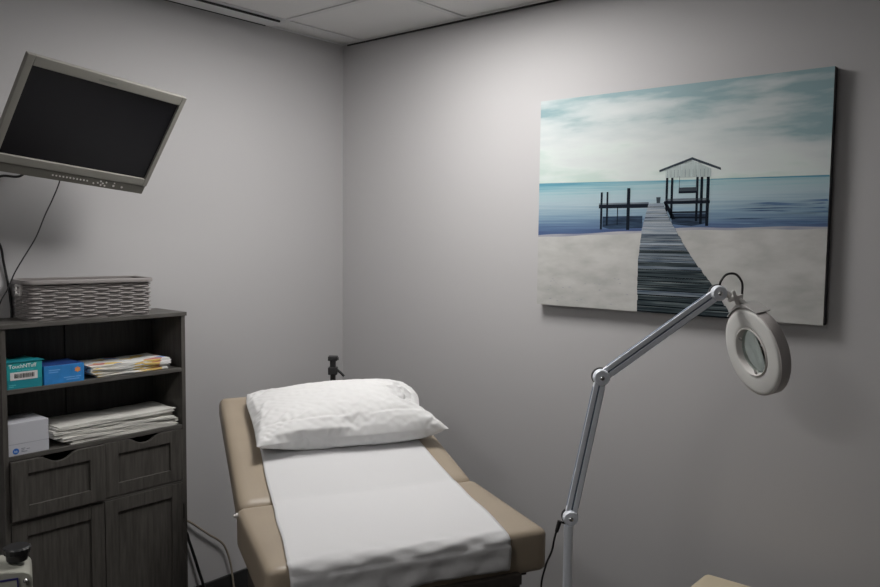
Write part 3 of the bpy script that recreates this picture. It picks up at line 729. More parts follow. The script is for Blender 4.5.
# ------------------------------------------------------------------ pillow
#PILLOWSTART
PILLOW = (
46,34,-1379,3335,38,-1310,3343,40,-1241,3350,40,-1172,3356,42,-1103,3361,46,-1034,3367,50,-965,3373,52,-897,3385,56,-828,3396,60,-761,3412,68,-694,
3427,74,-628,3450,81,-563,3472,90,-499,3448,77,-431,3434,74,-363,3421,70,-294,3414,69,-227,3432,72,-158,3443,74,-92,3420,68,-24,3406,66,44,3393,63,
113,3386,64,182,3378,63,251,3372,63,320,3367,64,390,3363,64,459,3358,66,528,3357,66,598,3356,66,667,3354,67,736,3351,68,806,3348,69,875,3346,71,944,
3344,71,1014,3342,71,1083,3341,74,1153,3339,75,1222,3339,76,1291,3337,78,1361,3338,79,1430,3337,80,1501,3337,81,1579,3340,83,1655,3301,83,1741,3265,
80,1840,3243,75,-1371,3397,50,-1315,3381,96,-1246,3381,107,-1176,3386,113,-1107,3390,119,-1041,3411,117,-974,3396,132,-906,3408,137,-838,3395,147,
-769,3401,155,-705,3427,161,-636,3437,170,-570,3416,161,-501,3409,159,-432,3406,159,-363,3416,158,-293,3415,158,-224,3405,159,-156,3419,160,-88,3403,
159,-19,3413,157,49,3401,155,117,3416,149,184,3398,153,253,3394,152,323,3389,151,391,3401,147,458,3385,153,528,3385,152,597,3378,154,667,3381,153,737,
3379,154,805,3367,158,875,3367,158,944,3372,155,1012,3358,160,1082,3355,161,1151,3352,162,1221,3357,159,1290,3348,162,1359,3353,159,1428,3342,161,
1497,3359,157,1568,3331,157,1649,3307,156,1739,3297,144,1825,3307,92,-1363,3458,62,-1314,3441,119,-1249,3431,147,-1181,3446,137,-1119,3434,166,-1051,
3427,180,-983,3420,192,-915,3415,202,-846,3410,211,-777,3405,221,-708,3404,224,-639,3402,227,-570,3406,226,-501,3407,226,-432,3407,226,-362,3408,225,
-293,3408,226,-224,3408,226,-155,3406,227,-85,3407,226,-16,3409,224,53,3413,220,122,3421,217,191,3430,210,257,3445,195,320,3420,210,390,3417,212,459,
3409,215,528,3403,217,597,3400,218,667,3397,218,736,3395,220,806,3390,221,875,3397,218,943,3387,221,1013,3384,222,1082,3389,219,1151,3376,224,1220,
3369,225,1289,3366,225,1359,3362,226,1429,3360,224,1499,3359,222,1574,3369,210,1653,3343,210,1734,3355,174,1800,3368,100,-1355,3519,74,-1311,3501,139,
-1244,3493,161,-1180,3483,190,-1112,3495,182,-1051,3482,214,-984,3472,231,-916,3465,243,-846,3462,249,-779,3454,263,-709,3449,270,-640,3449,272,-571,
3445,278,-501,3445,279,-432,3453,272,-363,3454,272,-294,3446,279,-224,3444,280,-155,3445,279,-86,3454,271,-17,3449,275,51,3462,264,120,3469,260,187,
3484,248,255,3471,255,323,3459,263,393,3462,259,461,3451,265,529,3437,273,598,3430,275,667,3435,271,737,3431,274,805,3419,279,875,3416,280,944,3422,
275,1013,3417,277,1083,3409,280,1152,3409,279,1221,3401,282,1291,3401,280,1360,3389,284,1429,3388,283,1500,3387,280,1575,3390,271,1640,3405,225,1719,
3417,190,1776,3430,108,-1348,3580,86,-1306,3562,156,-1245,3550,190,-1177,3543,208,-1112,3534,233,-1043,3543,227,-982,3529,259,-913,3524,266,-847,3514,
287,-779,3507,299,-710,3502,307,-640,3499,313,-571,3497,317,-501,3499,314,-433,3493,323,-363,3493,323,-294,3497,317,-225,3490,325,-156,3496,318,-87,
3492,322,-17,3493,323,52,3495,319,118,3513,306,187,3503,309,257,3511,305,324,3497,314,394,3495,314,461,3479,323,530,3481,319,598,3469,327,668,3465,
328,737,3459,332,806,3462,327,875,3451,334,944,3447,335,1014,3443,336,1083,3440,336,1153,3436,337,1222,3434,337,1292,3431,336,1361,3437,326,1430,3436,
325,1498,3446,307,1572,3450,294,1638,3463,252,1703,3480,199,1754,3492,115,-1342,3642,97,-1300,3624,170,-1243,3609,212,-1178,3599,238,-1110,3594,254,
-1044,3585,275,-974,3591,273,-912,3577,302,-843,3575,305,-778,3564,328,-708,3560,334,-641,3552,348,-571,3551,350,-502,3545,359,-433,3542,363,-363,
3545,359,-294,3539,365,-225,3535,370,-155,3537,367,-87,3546,356,-18,3549,352,49,3538,366,119,3531,368,188,3532,366,258,3533,365,327,3540,361,393,3521,
372,462,3525,366,531,3516,373,600,3508,377,669,3508,375,738,3499,381,808,3501,377,877,3494,381,946,3496,376,1016,3491,379,1085,3482,384,1154,3484,380,
1224,3482,378,1294,3479,378,1363,3481,372,1432,3488,362,1499,3499,342,1567,3510,314,1631,3524,271,1674,3538,200,1731,3554,122,-1337,3703,111,-1286,
3685,178,-1241,3669,233,-1174,3661,254,-1111,3650,282,-1043,3645,297,-976,3637,316,-906,3639,317,-842,3627,341,-772,3625,344,-708,3613,368,-638,3612,
368,-571,3603,387,-502,3599,393,-432,3599,392,-364,3592,402,-294,3593,400,-225,3588,404,-156,3585,408,-86,3586,406,-16,3587,404,52,3594,396,119,3578,
410,188,3583,403,255,3572,415,325,3567,419,394,3562,421,464,3562,418,533,3564,414,601,3552,423,671,3548,424,740,3550,419,809,3541,426,878,3543,421,
947,3535,426,1017,3530,428,1086,3531,425,1156,3527,426,1225,3524,426,1295,3528,418,1361,3538,399,1430,3545,389,1494,3558,363,1555,3572,323,1620,3586,
283,1665,3600,217,1709,3616,129,-1330,3764,124,-1289,3745,199,-1238,3730,248,-1171,3721,271,-1109,3711,302,-1043,3702,325,-976,3694,344,-907,3691,352,
-841,3682,373,-772,3682,371,-707,3671,394,-637,3669,396,-571,3660,414,-501,3657,419,-433,3650,430,-363,3645,436,-294,3643,438,-224,3643,437,-155,3639,
442,-85,3641,437,-17,3635,445,53,3638,441,120,3624,454,189,3622,453,258,3626,448,326,3615,460,396,3610,462,465,3613,457,533,3602,465,603,3599,466,672,
3601,459,741,3593,465,810,3593,462,879,3586,467,949,3586,465,1018,3579,469,1088,3574,471,1157,3574,469,1225,3581,454,1293,3588,441,1362,3592,433,1421,
3607,399,1487,3619,377,1544,3634,333,1608,3648,295,1647,3662,226,1682,3675,137,-1324,3825,136,-1284,3806,213,-1235,3791,264,-1169,3782,289,-1107,3771,
319,-1039,3764,338,-975,3755,363,-909,3746,383,-841,3740,398,-771,3740,398,-706,3729,420,-636,3727,422,-569,3718,439,-500,3713,448,-431,3707,457,-362,
3705,458,-293,3698,469,-224,3693,475,-155,3695,471,-87,3687,481,-17,3688,480,52,3680,488,121,3681,483,190,3671,493,259,3674,489,328,3669,493,397,3659,
503,466,3655,504,535,3658,496,605,3652,500,674,3651,497,743,3642,505,812,3642,503,881,3632,511,950,3629,511,1020,3625,513,1089,3625,510,1158,3631,497,
1227,3628,496,1294,3638,479,1352,3654,443,1416,3667,419,1477,3681,388,1533,3696,343,1596,3710,304,1620,3721,229,1657,3735,143,-1319,3886,149,-1270,
3868,220,-1231,3853,279,-1169,3841,312,-1102,3833,333,-1038,3823,359,-971,3816,376,-906,3807,401,-840,3799,421,-770,3797,424,-705,3787,445,-636,3782,
454,-566,3778,459,-499,3770,475,-430,3765,482,-360,3763,483,-292,3757,493,-222,3752,498,-154,3745,510,-85,3743,510,-16,3736,521,53,3738,514,122,3730,
523,191,3727,524,260,3719,534,329,3714,538,399,3710,539,468,3708,539,537,3710,531,607,3706,534,675,3697,542,744,3692,545,814,3688,547,883,3689,539,
953,3686,539,1022,3679,546,1091,3682,537,1160,3673,544,1224,3686,520,1281,3700,483,1346,3714,460,1407,3729,429,1462,3743,387,1525,3758,356,1583,3772,
312,1604,3782,238,1633,3795,150,-1315,3947,160,-1267,3929,233,-1226,3914,293,-1166,3902,328,-1103,3892,356,-1036,3884,376,-968,3877,392,-903,3869,416,
-836,3861,433,-770,3853,454,-702,3847,466,-632,3843,469,-566,3835,487,-496,3830,493,-427,3826,497,-359,3820,511,-289,3817,511,-221,3810,523,-153,3803,
536,-83,3801,536,-15,3793,549,54,3787,554,124,3784,556,193,3780,558,263,3779,554,331,3771,564,401,3767,568,470,3766,564,539,3759,572,608,3755,574,678,
3753,570,747,3746,578,816,3747,570,885,3738,578,954,3734,581,1023,3735,575,1093,3729,579,1142,3733,531,1202,3740,495,1266,3762,479,1321,3768,436,1384,
3785,410,1447,3804,387,1507,3818,349,1573,3835,321,1586,3844,247,1572,3815,157,-1310,4008,175,-1269,3990,252,-1222,3976,306,-1160,3965,338,-1100,3953,
373,-1031,3946,387,-967,3937,413,-900,3930,430,-834,3922,451,-767,3915,468,-697,3909,475,-631,3901,494,-561,3897,498,-495,3889,517,-426,3884,524,-356,
3880,528,-289,3872,542,-221,3864,556,-151,3861,560,-81,3859,561,-12,3854,566,57,3846,577,126,3845,573,195,3840,579,264,3833,588,334,3830,589,403,3825,
592,472,3819,599,541,3819,592,611,3814,596,680,3807,604,749,3806,598,818,3798,607,887,3796,604,956,3787,614,1025,3786,613,1081,3791,572,1147,3793,549,
1198,3803,503,1242,3811,449,1305,3828,424,1357,3832,378,1421,3855,358,1486,3878,341,1551,3894,311,1523,3849,257,1523,3857,166,-1307,4069,186,-1255,
4051,256,-1208,4037,310,-1162,4023,362,-1097,4014,389,-1031,4005,410,-962,4000,422,-898,3990,450,-831,3983,466,-763,3977,478,-694,3970,490,-628,3962,
510,-558,3958,515,-492,3950,533,-422,3946,537,-355,3938,554,-286,3932,564,-217,3926,573,-147,3923,574,-80,3916,588,-11,3910,595,59,3907,595,128,3901,
603,197,3894,612,266,3890,615,336,3885,619,405,3881,622,475,3876,625,544,3876,619,612,3868,629,682,3866,625,751,3859,633,820,3854,636,890,3852,633,
958,3843,644,1020,3849,614,1088,3849,597,1146,3855,559,1186,3865,502,1240,3874,460,1283,3884,406,1347,3895,381,1395,3905,330,1460,3920,306,1525,3946,
286,1519,3904,224,1459,3861,170,-1303,4128,198,-1258,4109,275,-1207,4096,325,-1159,4083,375,-1094,4074,401,-1028,4065,426,-959,4059,436,-895,4050,463,
-827,4044,475,-760,4036,496,-692,4029,509,-624,4024,520,-556,4016,537,-488,4011,545,-420,4004,559,-351,3999,566,-282,3993,575,-213,3987,586,-145,3981,
598,-75,3977,599,-6,3972,608,62,3964,621,131,3961,621,200,3954,632,269,3951,632,339,3946,637,408,3940,644,477,3937,642,546,3930,652,615,3924,658,684,
3920,658,754,3918,654,823,3914,657,892,3906,666,961,3904,662,1027,3906,640,1080,3912,595,1144,3918,568,1182,3928,510,1237,3936,469,1275,3947,412,1337,
3957,381,1375,3964,323,1441,3980,302,1498,3993,259,1472,3926,261,1505,3904,181,-1301,4187,211,-1252,4170,285,-1199,4157,333,-1154,4143,386,-1090,4134,
413,-1024,4126,435,-958,4117,458,-890,4111,471,-824,4103,493,-756,4097,506,-689,4090,524,-621,4083,539,-552,4078,546,-485,4070,564,-416,4066,569,-348,
4058,586,-279,4053,595,-210,4047,603,-141,4043,607,-74,4035,623,-5,4030,632,64,4024,641,134,4019,646,203,4015,647,272,4009,655,341,4004,661,411,4002,
658,480,3995,668,549,3991,669,618,3984,678,687,3982,674,756,3975,681,825,3969,687,895,3965,688,960,3967,665,1028,3968,649,1076,3975,599,1142,3980,577,
1198,3983,536,1235,3999,479,1293,4000,441,1328,4020,384,1391,4018,353,1420,4043,294,1476,4009,317,1471,3991,246,1542,3950,204,-1297,4245,225,-1237,
4229,288,-1200,4215,350,-1151,4203,399,-1084,4195,421,-1022,4185,452,-955,4177,472,-888,4170,491,-819,4165,500,-754,4156,523,-685,4151,533,-618,4143,
553,-550,4137,565,-481,4132,575,-413,4125,588,-344,4120,596,-276,4113,610,-207,4108,617,-139,4102,629,-69,4097,634,-1,4091,646,68,4086,651,137,4081,
660,207,4077,662,276,4071,670,344,4064,682,413,4059,686,482,4053,693,552,4049,694,621,4044,700,690,4041,695,759,4035,703,829,4031,700,898,4027,703,
965,4027,685,1025,4032,649,1090,4031,624,1135,4043,572,1203,4043,556,1261,4042,517,1312,4052,471,1344,4074,412,1408,4070,384,1444,4091,327,1504,4062,
304,1492,4049,233,1568,3997,239,-1295,4304,239,-1232,4289,298,-1186,4275,353,-1147,4262,412,-1081,4255,433,-1019,4245,465,-951,4237,484,-884,4231,499,
-817,4224,519,-749,4217,532,-682,4210,551,-614,4204,563,-547,4198,579,-479,4191,593,-410,4186,603,-341,4181,610,-273,4174,624,-204,4168,635,-135,4163,
644,-66,4157,653,3,4153,655,72,4147,667,141,4143,669,210,4137,681,280,4133,681,348,4126,694,417,4122,694,486,4115,705,556,4112,702,624,4105,714,693,
4100,719,763,4097,714,831,4090,723,898,4090,705,966,4090,688,1034,4087,677,1094,4092,641,1150,4097,601,1203,4106,556,1271,4100,541,1326,4107,499,1360,
4128,441,1424,4123,414,1476,4128,367,1459,4106,301,1522,4088,271,1601,4050,253,-1294,4363,250,-1240,4345,321,-1194,4331,375,-1134,4322,411,-1081,4311,
457,-1013,4306,472,-946,4298,490,-881,4290,515,-812,4285,524,-746,4277,547,-677,4272,557,-611,4265,578,-543,4259,590,-474,4253,599,-406,4247,614,-338,
4241,628,-268,4236,631,-200,4230,643,-131,4225,650,-62,4219,661,6,4213,673,76,4209,678,144,4203,689,214,4199,692,282,4193,701,351,4187,711,421,4183,
712,490,4178,712,559,4173,720,628,4168,723,697,4161,733,766,4158,730,835,4151,739,904,4149,728,973,4146,717,1029,4150,677,1090,4155,644,1153,4159,614,
1220,4151,597,1278,4161,558,1340,4162,526,1377,4181,470,1437,4181,435,1427,4168,366,1489,4139,346,1552,4117,319,1627,4105,269,-1291,4422,264,-1242,
4404,338,-1194,4390,391,-1133,4382,425,-1077,4371,468,-1012,4364,492,-944,4357,508,-876,4351,522,-810,4344,542,-742,4339,555,-675,4331,573,-606,4326,
585,-538,4320,596,-471,4314,614,-401,4309,619,-333,4303,634,-265,4297,647,-197,4291,659,-127,4286,666,-59,4280,676,11,4276,680,79,4270,694,148,4266,
696,217,4260,709,286,4255,713,355,4250,719,425,4246,716,493,4239,728,563,4236,725,632,4230,735,700,4223,747,770,4218,750,837,4214,735,906,4212,723,
975,4209,712,1044,4201,712,1108,4199,686,1169,4206,652,1235,4201,632,1293,4211,593,1347,4220,551,1395,4233,502,1396,4229,432,1457,4199,413,1519,4179,
385,1577,4171,342,1647,4162,288,-1290,4481,278,-1240,4463,351,-1194,4450,405,-1130,4442,436,-1073,4432,476,-1007,4425,498,-939,4419,513,-873,4411,536,
-805,4406,549,-739,4398,571,-670,4393,581,-604,4386,601,-535,4380,612,-467,4374,626,-398,4369,634,-330,4363,648,-260,4359,653,-192,4353,666,-123,4348,
671,-54,4343,683,15,4338,687,83,4332,701,153,4328,702,221,4323,715,291,4318,716,359,4312,729,428,4307,732,498,4302,732,567,4297,741,635,4291,749,705,
4286,752,774,4281,755,843,4277,744,912,4271,746,981,4266,738,1047,4264,714,1116,4259,704,1184,4255,690,1228,4264,637,1281,4273,592,1344,4282,564,1367,
4290,498,1427,4258,479,1485,4248,442,1548,4227,415,1605,4220,370,1668,4219,307,-1289,4539,293,-1231,4523,359,-1193,4509,419,-1132,4501,455,-1067,4493,
481,-1003,4485,507,-935,4479,525,-871,4471,550,-802,4466,563,-734,4460,576,-667,4453,594,-600,4447,611,-530,4442,616,-462,4436,631,-393,4431,639,-326,
4425,657,-257,4420,666,-188,4415,672,-119,4409,684,-51,4404,696,18,4400,702,88,4395,703,157,4391,713,225,4385,724,295,4380,726,364,4375,727,434,4370,
731,502,4364,742,572,4360,738,641,4354,744,709,4349,756,779,4344,750,848,4339,756,917,4333,751,986,4329,740,1055,4323,735,1122,4321,714,1191,4315,707,
1238,4323,657,1300,4324,624,1337,4345,569,1397,4314,549,1456,4304,511,1516,4286,482,1574,4279,440,1622,4279,385,1688,4276,325,-1289,4598,307,-1229,
4583,372,-1191,4569,432,-1129,4561,465,-1065,4553,494,-998,4546,514,-932,4539,538,-867,4532,559,-798,4527,570,-731,4520,590,-662,4515,599,-595,4509,
619,-526,4504,625,-459,4497,644,-390,4492,654,-321,4487,661,-252,4482,668,-183,4477,680,-115,4471,693,-46,4467,697,24,4462,702,92,4457,713,162,4454,
711,230,4449,724,300,4443,724,369,4438,736,438,4432,740,507,4427,740,576,4422,749,646,4417,746,714,4412,756,784,4407,756,853,4402,750,923,4396,748,
992,4390,754,1061,4385,747,1128,4382,730,1198,4376,723,1247,4384,674,1305,4386,637,1368,4358,623,1429,4349,590,1487,4343,551,1541,4338,507,1588,4339,
453,1645,4333,408,1708,4333,343,-1289,4657,321,-1235,4641,390,-1188,4629,444,-1123,4622,471,-1061,4614,502,-995,4607,525,-927,4601,541,-862,4593,567,
-795,4587,584,-726,4582,594,-659,4575,612,-591,4570,624,-523,4564,639,-454,4559,647,-385,4554,657,-316,4549,668,-248,4543,682,-180,4538,693,-110,4534,
695,-42,4529,709,28,4524,712,97,4520,716,166,4515,724,236,4512,724,304,4506,733,374,4501,735,443,4496,737,512,4490,746,581,4485,745,650,4480,753,720,
4475,749,789,4469,748,858,4465,757,928,4459,755,997,4453,756,1066,4448,743,1135,4443,745,1204,4437,738,1269,4428,713,1331,4421,683,1385,4417,638,1446,
4408,606,1502,4402,565,1559,4397,523,1612,4393,476,1668,4388,430,1727,4390,361,-1288,4715,333,-1228,4701,397,-1185,4689,454,-1119,4682,479,-1056,4674,
511,-988,4668,528,-924,4661,555,-856,4655,569,-790,4648,589,-722,4643,602,-655,4637,621,-587,4631,637,-518,4626,643,-450,4620,658,-382,4615,670,-313,
4610,681,-243,4606,682,-175,4601,692,-106,4596,704,-37,4591,713,33,4587,713,101,4583,724,171,4578,730,240,4574,733,310,4569,731,378,4564,743,448,4558,
743,517,4553,749,586,4548,751,656,4543,747,725,4538,755,794,4532,754,863,4527,748,933,4521,745,1002,4516,752,1071,4511,745,1140,4506,739,1208,4499,
726,1274,4490,704,1341,4483,687,1403,4475,656,1454,4470,609,1510,4465,566,1570,4458,532,1622,4454,484,1684,4447,445,1744,4447,379,-1287,4772,347,
-1226,4759,409,-1182,4748,466,-1117,4741,494,-1050,4735,514,-987,4728,543,-919,4722,557,-853,4715,580,-786,4710,598,-718,4704,612,-649,4698,621,-582,
4692,642,-514,4687,654,-446,4682,667,-376,4677,672,-308,4672,686,-239,4668,688,-171,4663,702,-101,4659,702,-32,4654,712,37,4650,721,106,4645,728,176,
4641,728,245,4637,730,314,4632,738,383,4627,743,453,4621,738,522,4616,740,591,4611,747,660,4606,752,730,4601,752,799,4595,748,868,4590,750,937,4584,
742,1007,4579,746,1074,4573,731,1143,4566,720,1211,4560,708,1280,4553,704,1342,4545,672,1410,4538,656,1466,4532,615,1526,4524,582,1580,4520,537,1639,
4511,502,1697,4504,460,1756,4503,395,-1285,4827,359,-1231,4814,428,-1178,4806,476,-1111,4801,498,-1049,4795,528,-982,4789,547,-915,4783,568,-847,4777,
583,-781,4771,602,-712,4766,612,-646,4759,633,-577,4754,643,-509,4749,656,-440,4744,667,-371,4739,672,-303,4734,689,-234,4730,696,-165,4725,699,-96,
4721,710,-27,4717,714,43,4712,717,112,4708,720,180,4704,732,250,4700,735,319,4695,733,388,4690,743,458,4684,742,527,4679,743,596,4673,738,666,4668,
743,735,4662,737,804,4658,742,873,4652,737,943,4647,742,1012,4641,736,1081,4636,735,1150,4629,725,1217,4623,705,1286,4616,697,1350,4608,672,1418,4601,
659,1480,4592,627,1540,4584,595,1595,4577,554,1647,4570,510,1705,4560,472,1763,4556,410,-1282,4881,370,-1226,4871,438,-1173,4864,485,-1109,4860,512,
-1043,4855,530,-976,4850,551,-910,4844,573,-842,4838,587,-775,4833,605,-706,4827,615,-641,4821,638,-573,4816,651,-504,4811,661,-434,4806,663,-366,
4801,677,-298,4797,690,-228,4792,690,-160,4787,702,-90,4783,702,-21,4779,708,47,4775,721,117,4771,721,186,4767,731,255,4762,725,324,4758,733,393,4753,
736,463,4746,730,532,4741,732,601,4737,737,671,4731,739,740,4725,731,809,4721,737,878,4715,734,948,4709,729,1017,4705,733,1086,4698,728,1154,4691,715,
1224,4685,709,1290,4678,687,1358,4671,675,1424,4663,655,1484,4655,620,1547,4646,596,1605,4636,564,1659,4625,526,1712,4613,489,1765,4607,425,-1278,
4933,382,-1216,4926,441,-1168,4922,493,-1103,4919,515,-1039,4915,541,-972,4911,559,-904,4905,571,-838,4899,596,-769,4894,604,-703,4888,626,-634,4883,
633,-567,4878,650,-498,4873,654,-431,4868,672,-362,4863,682,-293,4859,691,-223,4854,694,-154,4849,693,-85,4846,705,-16,4842,710,53,4837,709,122,4834,
722,191,4830,725,261,4825,726,329,4819,718,399,4813,718,468,4810,726,537,4804,729,606,4798,723,676,4794,728,744,4787,720,814,4783,726,883,4777,720,
953,4772,723,1022,4767,723,1091,4760,717,1160,4754,712,1228,4747,696,1297,4741,689,1364,4734,671,1430,4726,651,1491,4718,618,1554,4707,597,1605,4696,
558,1659,4683,526,1714,4667,497,1763,4657,437,-1272,4984,396,-1218,4978,460,-1162,4979,501,-1099,4977,527,-1032,4975,538,-966,4972,559,-901,4966,582,
-834,4961,601,-765,4955,613,-696,4949,616,-629,4945,635,-561,4940,647,-492,4935,654,-423,4927,655,-356,4925,674,-287,4921,680,-217,4916,686,-148,4911,
683,-80,4908,696,-10,4903,694,59,4900,705,128,4896,711,197,4889,703,266,4887,713,335,4882,716,404,4876,718,473,4870,709,542,4863,707,611,4862,719,681,
4857,721,750,4850,715,819,4844,709,888,4840,714,957,4833,706,1026,4827,703,1096,4822,705,1165,4815,695,1234,4810,696,1301,4803,676,1368,4796,658,1434,
4788,638,1502,4779,628,1556,4769,593,1613,4754,568,1664,4738,539,1712,4719,507,1757,4704,450,-1265,5033,407,-1215,5032,471,-1151,5035,495,-1093,5036,
530,-1027,5035,543,-963,5033,567,-894,5027,577,-828,5022,599,-758,5015,600,-691,5011,617,-622,5006,625,-553,4997,624,-484,4991,628,-419,4990,654,-350,
4986,663,-280,4981,665,-211,4978,676,-142,4974,683,-73,4968,678,-4,4965,689,65,4959,684,134,4957,694,203,4951,691,272,4945,688,340,4934,680,410,4930,
684,477,4933,701,546,4926,696,616,4922,700,685,4917,701,755,4913,705,824,4907,699,893,4901,697,963,4896,701,1032,4890,695,1101,4884,690,1170,4878,689,
1239,4872,680,1308,4866,677,1376,4858,662,1443,4851,645,1507,4842,620,1567,4829,602,1618,4813,572,1661,4793,538,1706,4770,515,1745,4749,460,-1258,
5081,418,-1207,5084,479,-1144,5091,499,-1086,5095,531,-1020,5096,543,-956,5094,566,-889,5089,582,-821,5084,596,-751,5077,600,-683,5069,594,-614,5065,
605,-545,5055,600,-481,5053,628,-413,5051,640,-343,5046,644,-275,5044,658,-206,5037,653,-137,5034,663,-68,5030,669,2,5026,671,71,5021,673,141,5017,
675,208,5007,661,277,5000,657,347,4995,662,415,4986,654,484,4985,665,552,4988,680,621,4981,675,690,4979,685,759,4974,687,829,4969,687,898,4963,686,
967,4957,684,1036,4951,676,1106,4946,679,1175,4941,677,1244,4935,671,1313,4929,666,1381,4921,652,1450,4914,639,1513,4904,615,1572,4890,601,1616,4871,
567,1662,4846,550,1698,4818,522,1730,4791,469,-1250,5127,429,-1199,5136,484,-1138,5146,504,-1080,5153,534,-1016,5156,550,-950,5156,563,-881,5149,568,
-813,5145,584,-745,5133,573,-676,5129,579,-607,5119,575,-543,5118,603,-474,5113,608,-406,5111,623,-337,5108,632,-268,5101,632,-199,5099,642,-130,5092,
638,-61,5090,648,8,5082,641,77,5075,638,146,5075,650,215,5070,651,284,5063,646,353,5056,645,420,5045,628,487,5046,645,557,5043,648,626,5043,659,695,
5035,656,764,5033,662,833,5026,659,903,5024,665,972,5017,659,1041,5013,664,1110,5008,663,1179,5001,656,1249,4995,651,1318,4990,651,1387,4984,643,1454,
4976,626,1521,4967,616,1578,4951,602,1621,4928,576,1660,4899,555,1688,4865,529,1714,4833,477,-1242,5171,442,-1191,5187,489,-1133,5201,513,-1070,5210,
521,-1008,5216,540,-941,5214,544,-874,5211,561,-805,5205,567,-736,5195,563,-669,5184,548,-605,5182,577,-536,5178,584,-467,5174,591,-398,5170,598,-330,
5167,607,-261,5162,612,-192,5158,618,-123,5153,619,-54,5148,621,15,5143,621,84,5135,617,153,5129,615,222,5120,610,286,5100,593,353,5110,609,422,5108,
614,491,5106,621,561,5104,624,630,5100,628,699,5095,630,768,5091,633,838,5086,634,907,5082,637,976,5077,638,1046,5073,638,1115,5068,639,1184,5063,638,
1254,5058,636,1323,5052,632,1391,5044,619,1460,5039,617,1526,5030,606,1581,5012,596,1623,4986,576,1656,4952,558,1676,4911,535,1699,4873,489,-1232,
5214,451,-1182,5237,490,-1124,5256,505,-1063,5269,517,-1000,5276,529,-934,5277,537,-865,5273,541,-796,5266,546,-727,5258,548,-658,5249,548,-590,5239,
549,-527,5216,530,-458,5208,535,-388,5202,541,-320,5204,554,-253,5187,551,-183,5185,558,-119,5160,553,-50,5170,558,19,5176,563,85,5159,554,155,5158,
553,224,5165,561,290,5150,547,358,5157,561,427,5154,565,496,5157,577,565,5154,581,635,5148,581,704,5139,579,773,5139,585,842,5129,582,911,5132,590,
980,5122,586,1049,5124,595,1119,5121,597,1187,5112,591,1257,5113,599,1326,5112,602,1396,5108,602,1465,5103,597,1531,5093,590,1584,5073,583,1623,5043,
570,1648,5004,553,1654,4953,536,1664,4901,498,-1222,5256,462,-1168,5288,469,-1112,5312,476,-1053,5330,482,-990,5339,486,-924,5342,489,-856,5336,492,
-787,5328,491,-718,5321,490,-650,5312,489,-581,5302,487,-513,5290,487,-444,5279,484,-376,5267,483,-308,5255,479,-241,5237,476,-173,5221,476,-108,5198,
471,-42,5175,468,18,5209,479,87,5214,483,156,5219,489,226,5223,492,295,5223,494,364,5221,497,433,5216,500,502,5211,503,571,5206,506,641,5202,509,710,
5198,510,779,5193,514,848,5189,515,917,5187,518,986,5184,522,1055,5181,526,1124,5178,528,1193,5176,533,1262,5173,535,1331,5170,538,1401,5168,540,1470,
5167,543,1535,5161,546,1586,5140,544,1621,5105,538,1639,5059,529,1641,5001,516,1631,4932,502,-1314,3401,2,-1245,3404,-7,-1175,3409,-11,-1105,3414,-14,
-1038,3428,-4,-969,3424,-14,-900,3429,-17,-830,3437,-16,-764,3456,-8,-694,3458,-8,-629,3481,-1,-559,3484,2,-493,3503,7,-425,3488,0,-358,3472,-6,-294,
3446,-17,-225,3441,-19,-155,3440,-16,-87,3451,-15,-23,3424,-22,47,3421,-21,115,3407,-25,184,3401,-25,254,3403,-22,323,3393,-24,392,3389,-23,461,3398,
-16,530,3389,-18,599,3393,-15,669,3393,-14,738,3382,-16,807,3383,-14,877,3382,-12,947,3380,-11,1016,3378,-10,1085,3369,-10,1155,3363,-11,1224,3368,-5,
1293,3358,-7,1363,3357,-4,1431,3367,5,1499,3348,3,1575,3336,6,1658,3322,11,1747,3311,27,-1314,3465,0,-1248,3466,-25,-1178,3473,-26,-1112,3470,-47,
-1042,3471,-54,-973,3472,-60,-904,3473,-66,-834,3475,-70,-765,3478,-71,-696,3484,-71,-626,3491,-67,-558,3498,-64,-494,3525,-57,-425,3515,-61,-357,
3500,-68,-291,3478,-75,-223,3488,-67,-159,3463,-80,-90,3453,-83,-22,3442,-87,48,3438,-87,117,3432,-87,186,3429,-86,256,3426,-86,325,3423,-84,395,3421,
-83,464,3420,-80,532,3431,-71,601,3421,-77,670,3415,-78,740,3410,-78,809,3406,-78,879,3404,-76,948,3401,-75,1018,3399,-74,1087,3396,-72,1157,3393,-70,
1226,3390,-68,1295,3387,-66,1365,3384,-63,1434,3382,-60,1505,3380,-55,1581,3377,-44,1661,3375,-27,1736,3376,22,-1312,3528,4,-1248,3530,-27,-1183,3531,
-52,-1113,3533,-63,-1044,3532,-73,-975,3535,-75,-907,3533,-91,-837,3537,-91,-769,3534,-104,-699,3536,-109,-632,3547,-98,-566,3533,-117,-497,3526,-122,
-428,3521,-126,-359,3516,-130,-289,3512,-131,-220,3510,-128,-151,3508,-126,-83,3511,-111,-18,3492,-128,51,3490,-126,120,3490,-115,189,3484,-121,259,
3483,-115,328,3476,-121,397,3473,-122,466,3474,-115,534,3464,-127,604,3459,-130,673,3456,-128,743,3456,-125,812,3455,-120,881,3458,-111,951,3452,-115,
1020,3448,-116,1090,3446,-114,1159,3443,-111,1229,3442,-109,1298,3440,-104,1368,3438,-100,1437,3437,-94,1508,3437,-83,1582,3437,-68,1642,3436,-14,
1720,3439,25,-1308,3591,13,-1246,3593,-23,-1178,3594,-42,-1113,3596,-68,-1043,3596,-74,-978,3595,-96,-909,3594,-109,-840,3593,-121,-772,3592,-131,
-703,3591,-142,-634,3589,-146,-564,3587,-152,-495,3583,-151,-426,3579,-151,-356,3576,-152,-287,3573,-153,-217,3569,-153,-148,3566,-154,-78,3562,-150,
-13,3556,-125,53,3551,-144,123,3547,-146,192,3543,-147,262,3539,-147,331,3539,-136,400,3534,-140,469,3529,-148,538,3527,-139,607,3520,-150,676,3520,
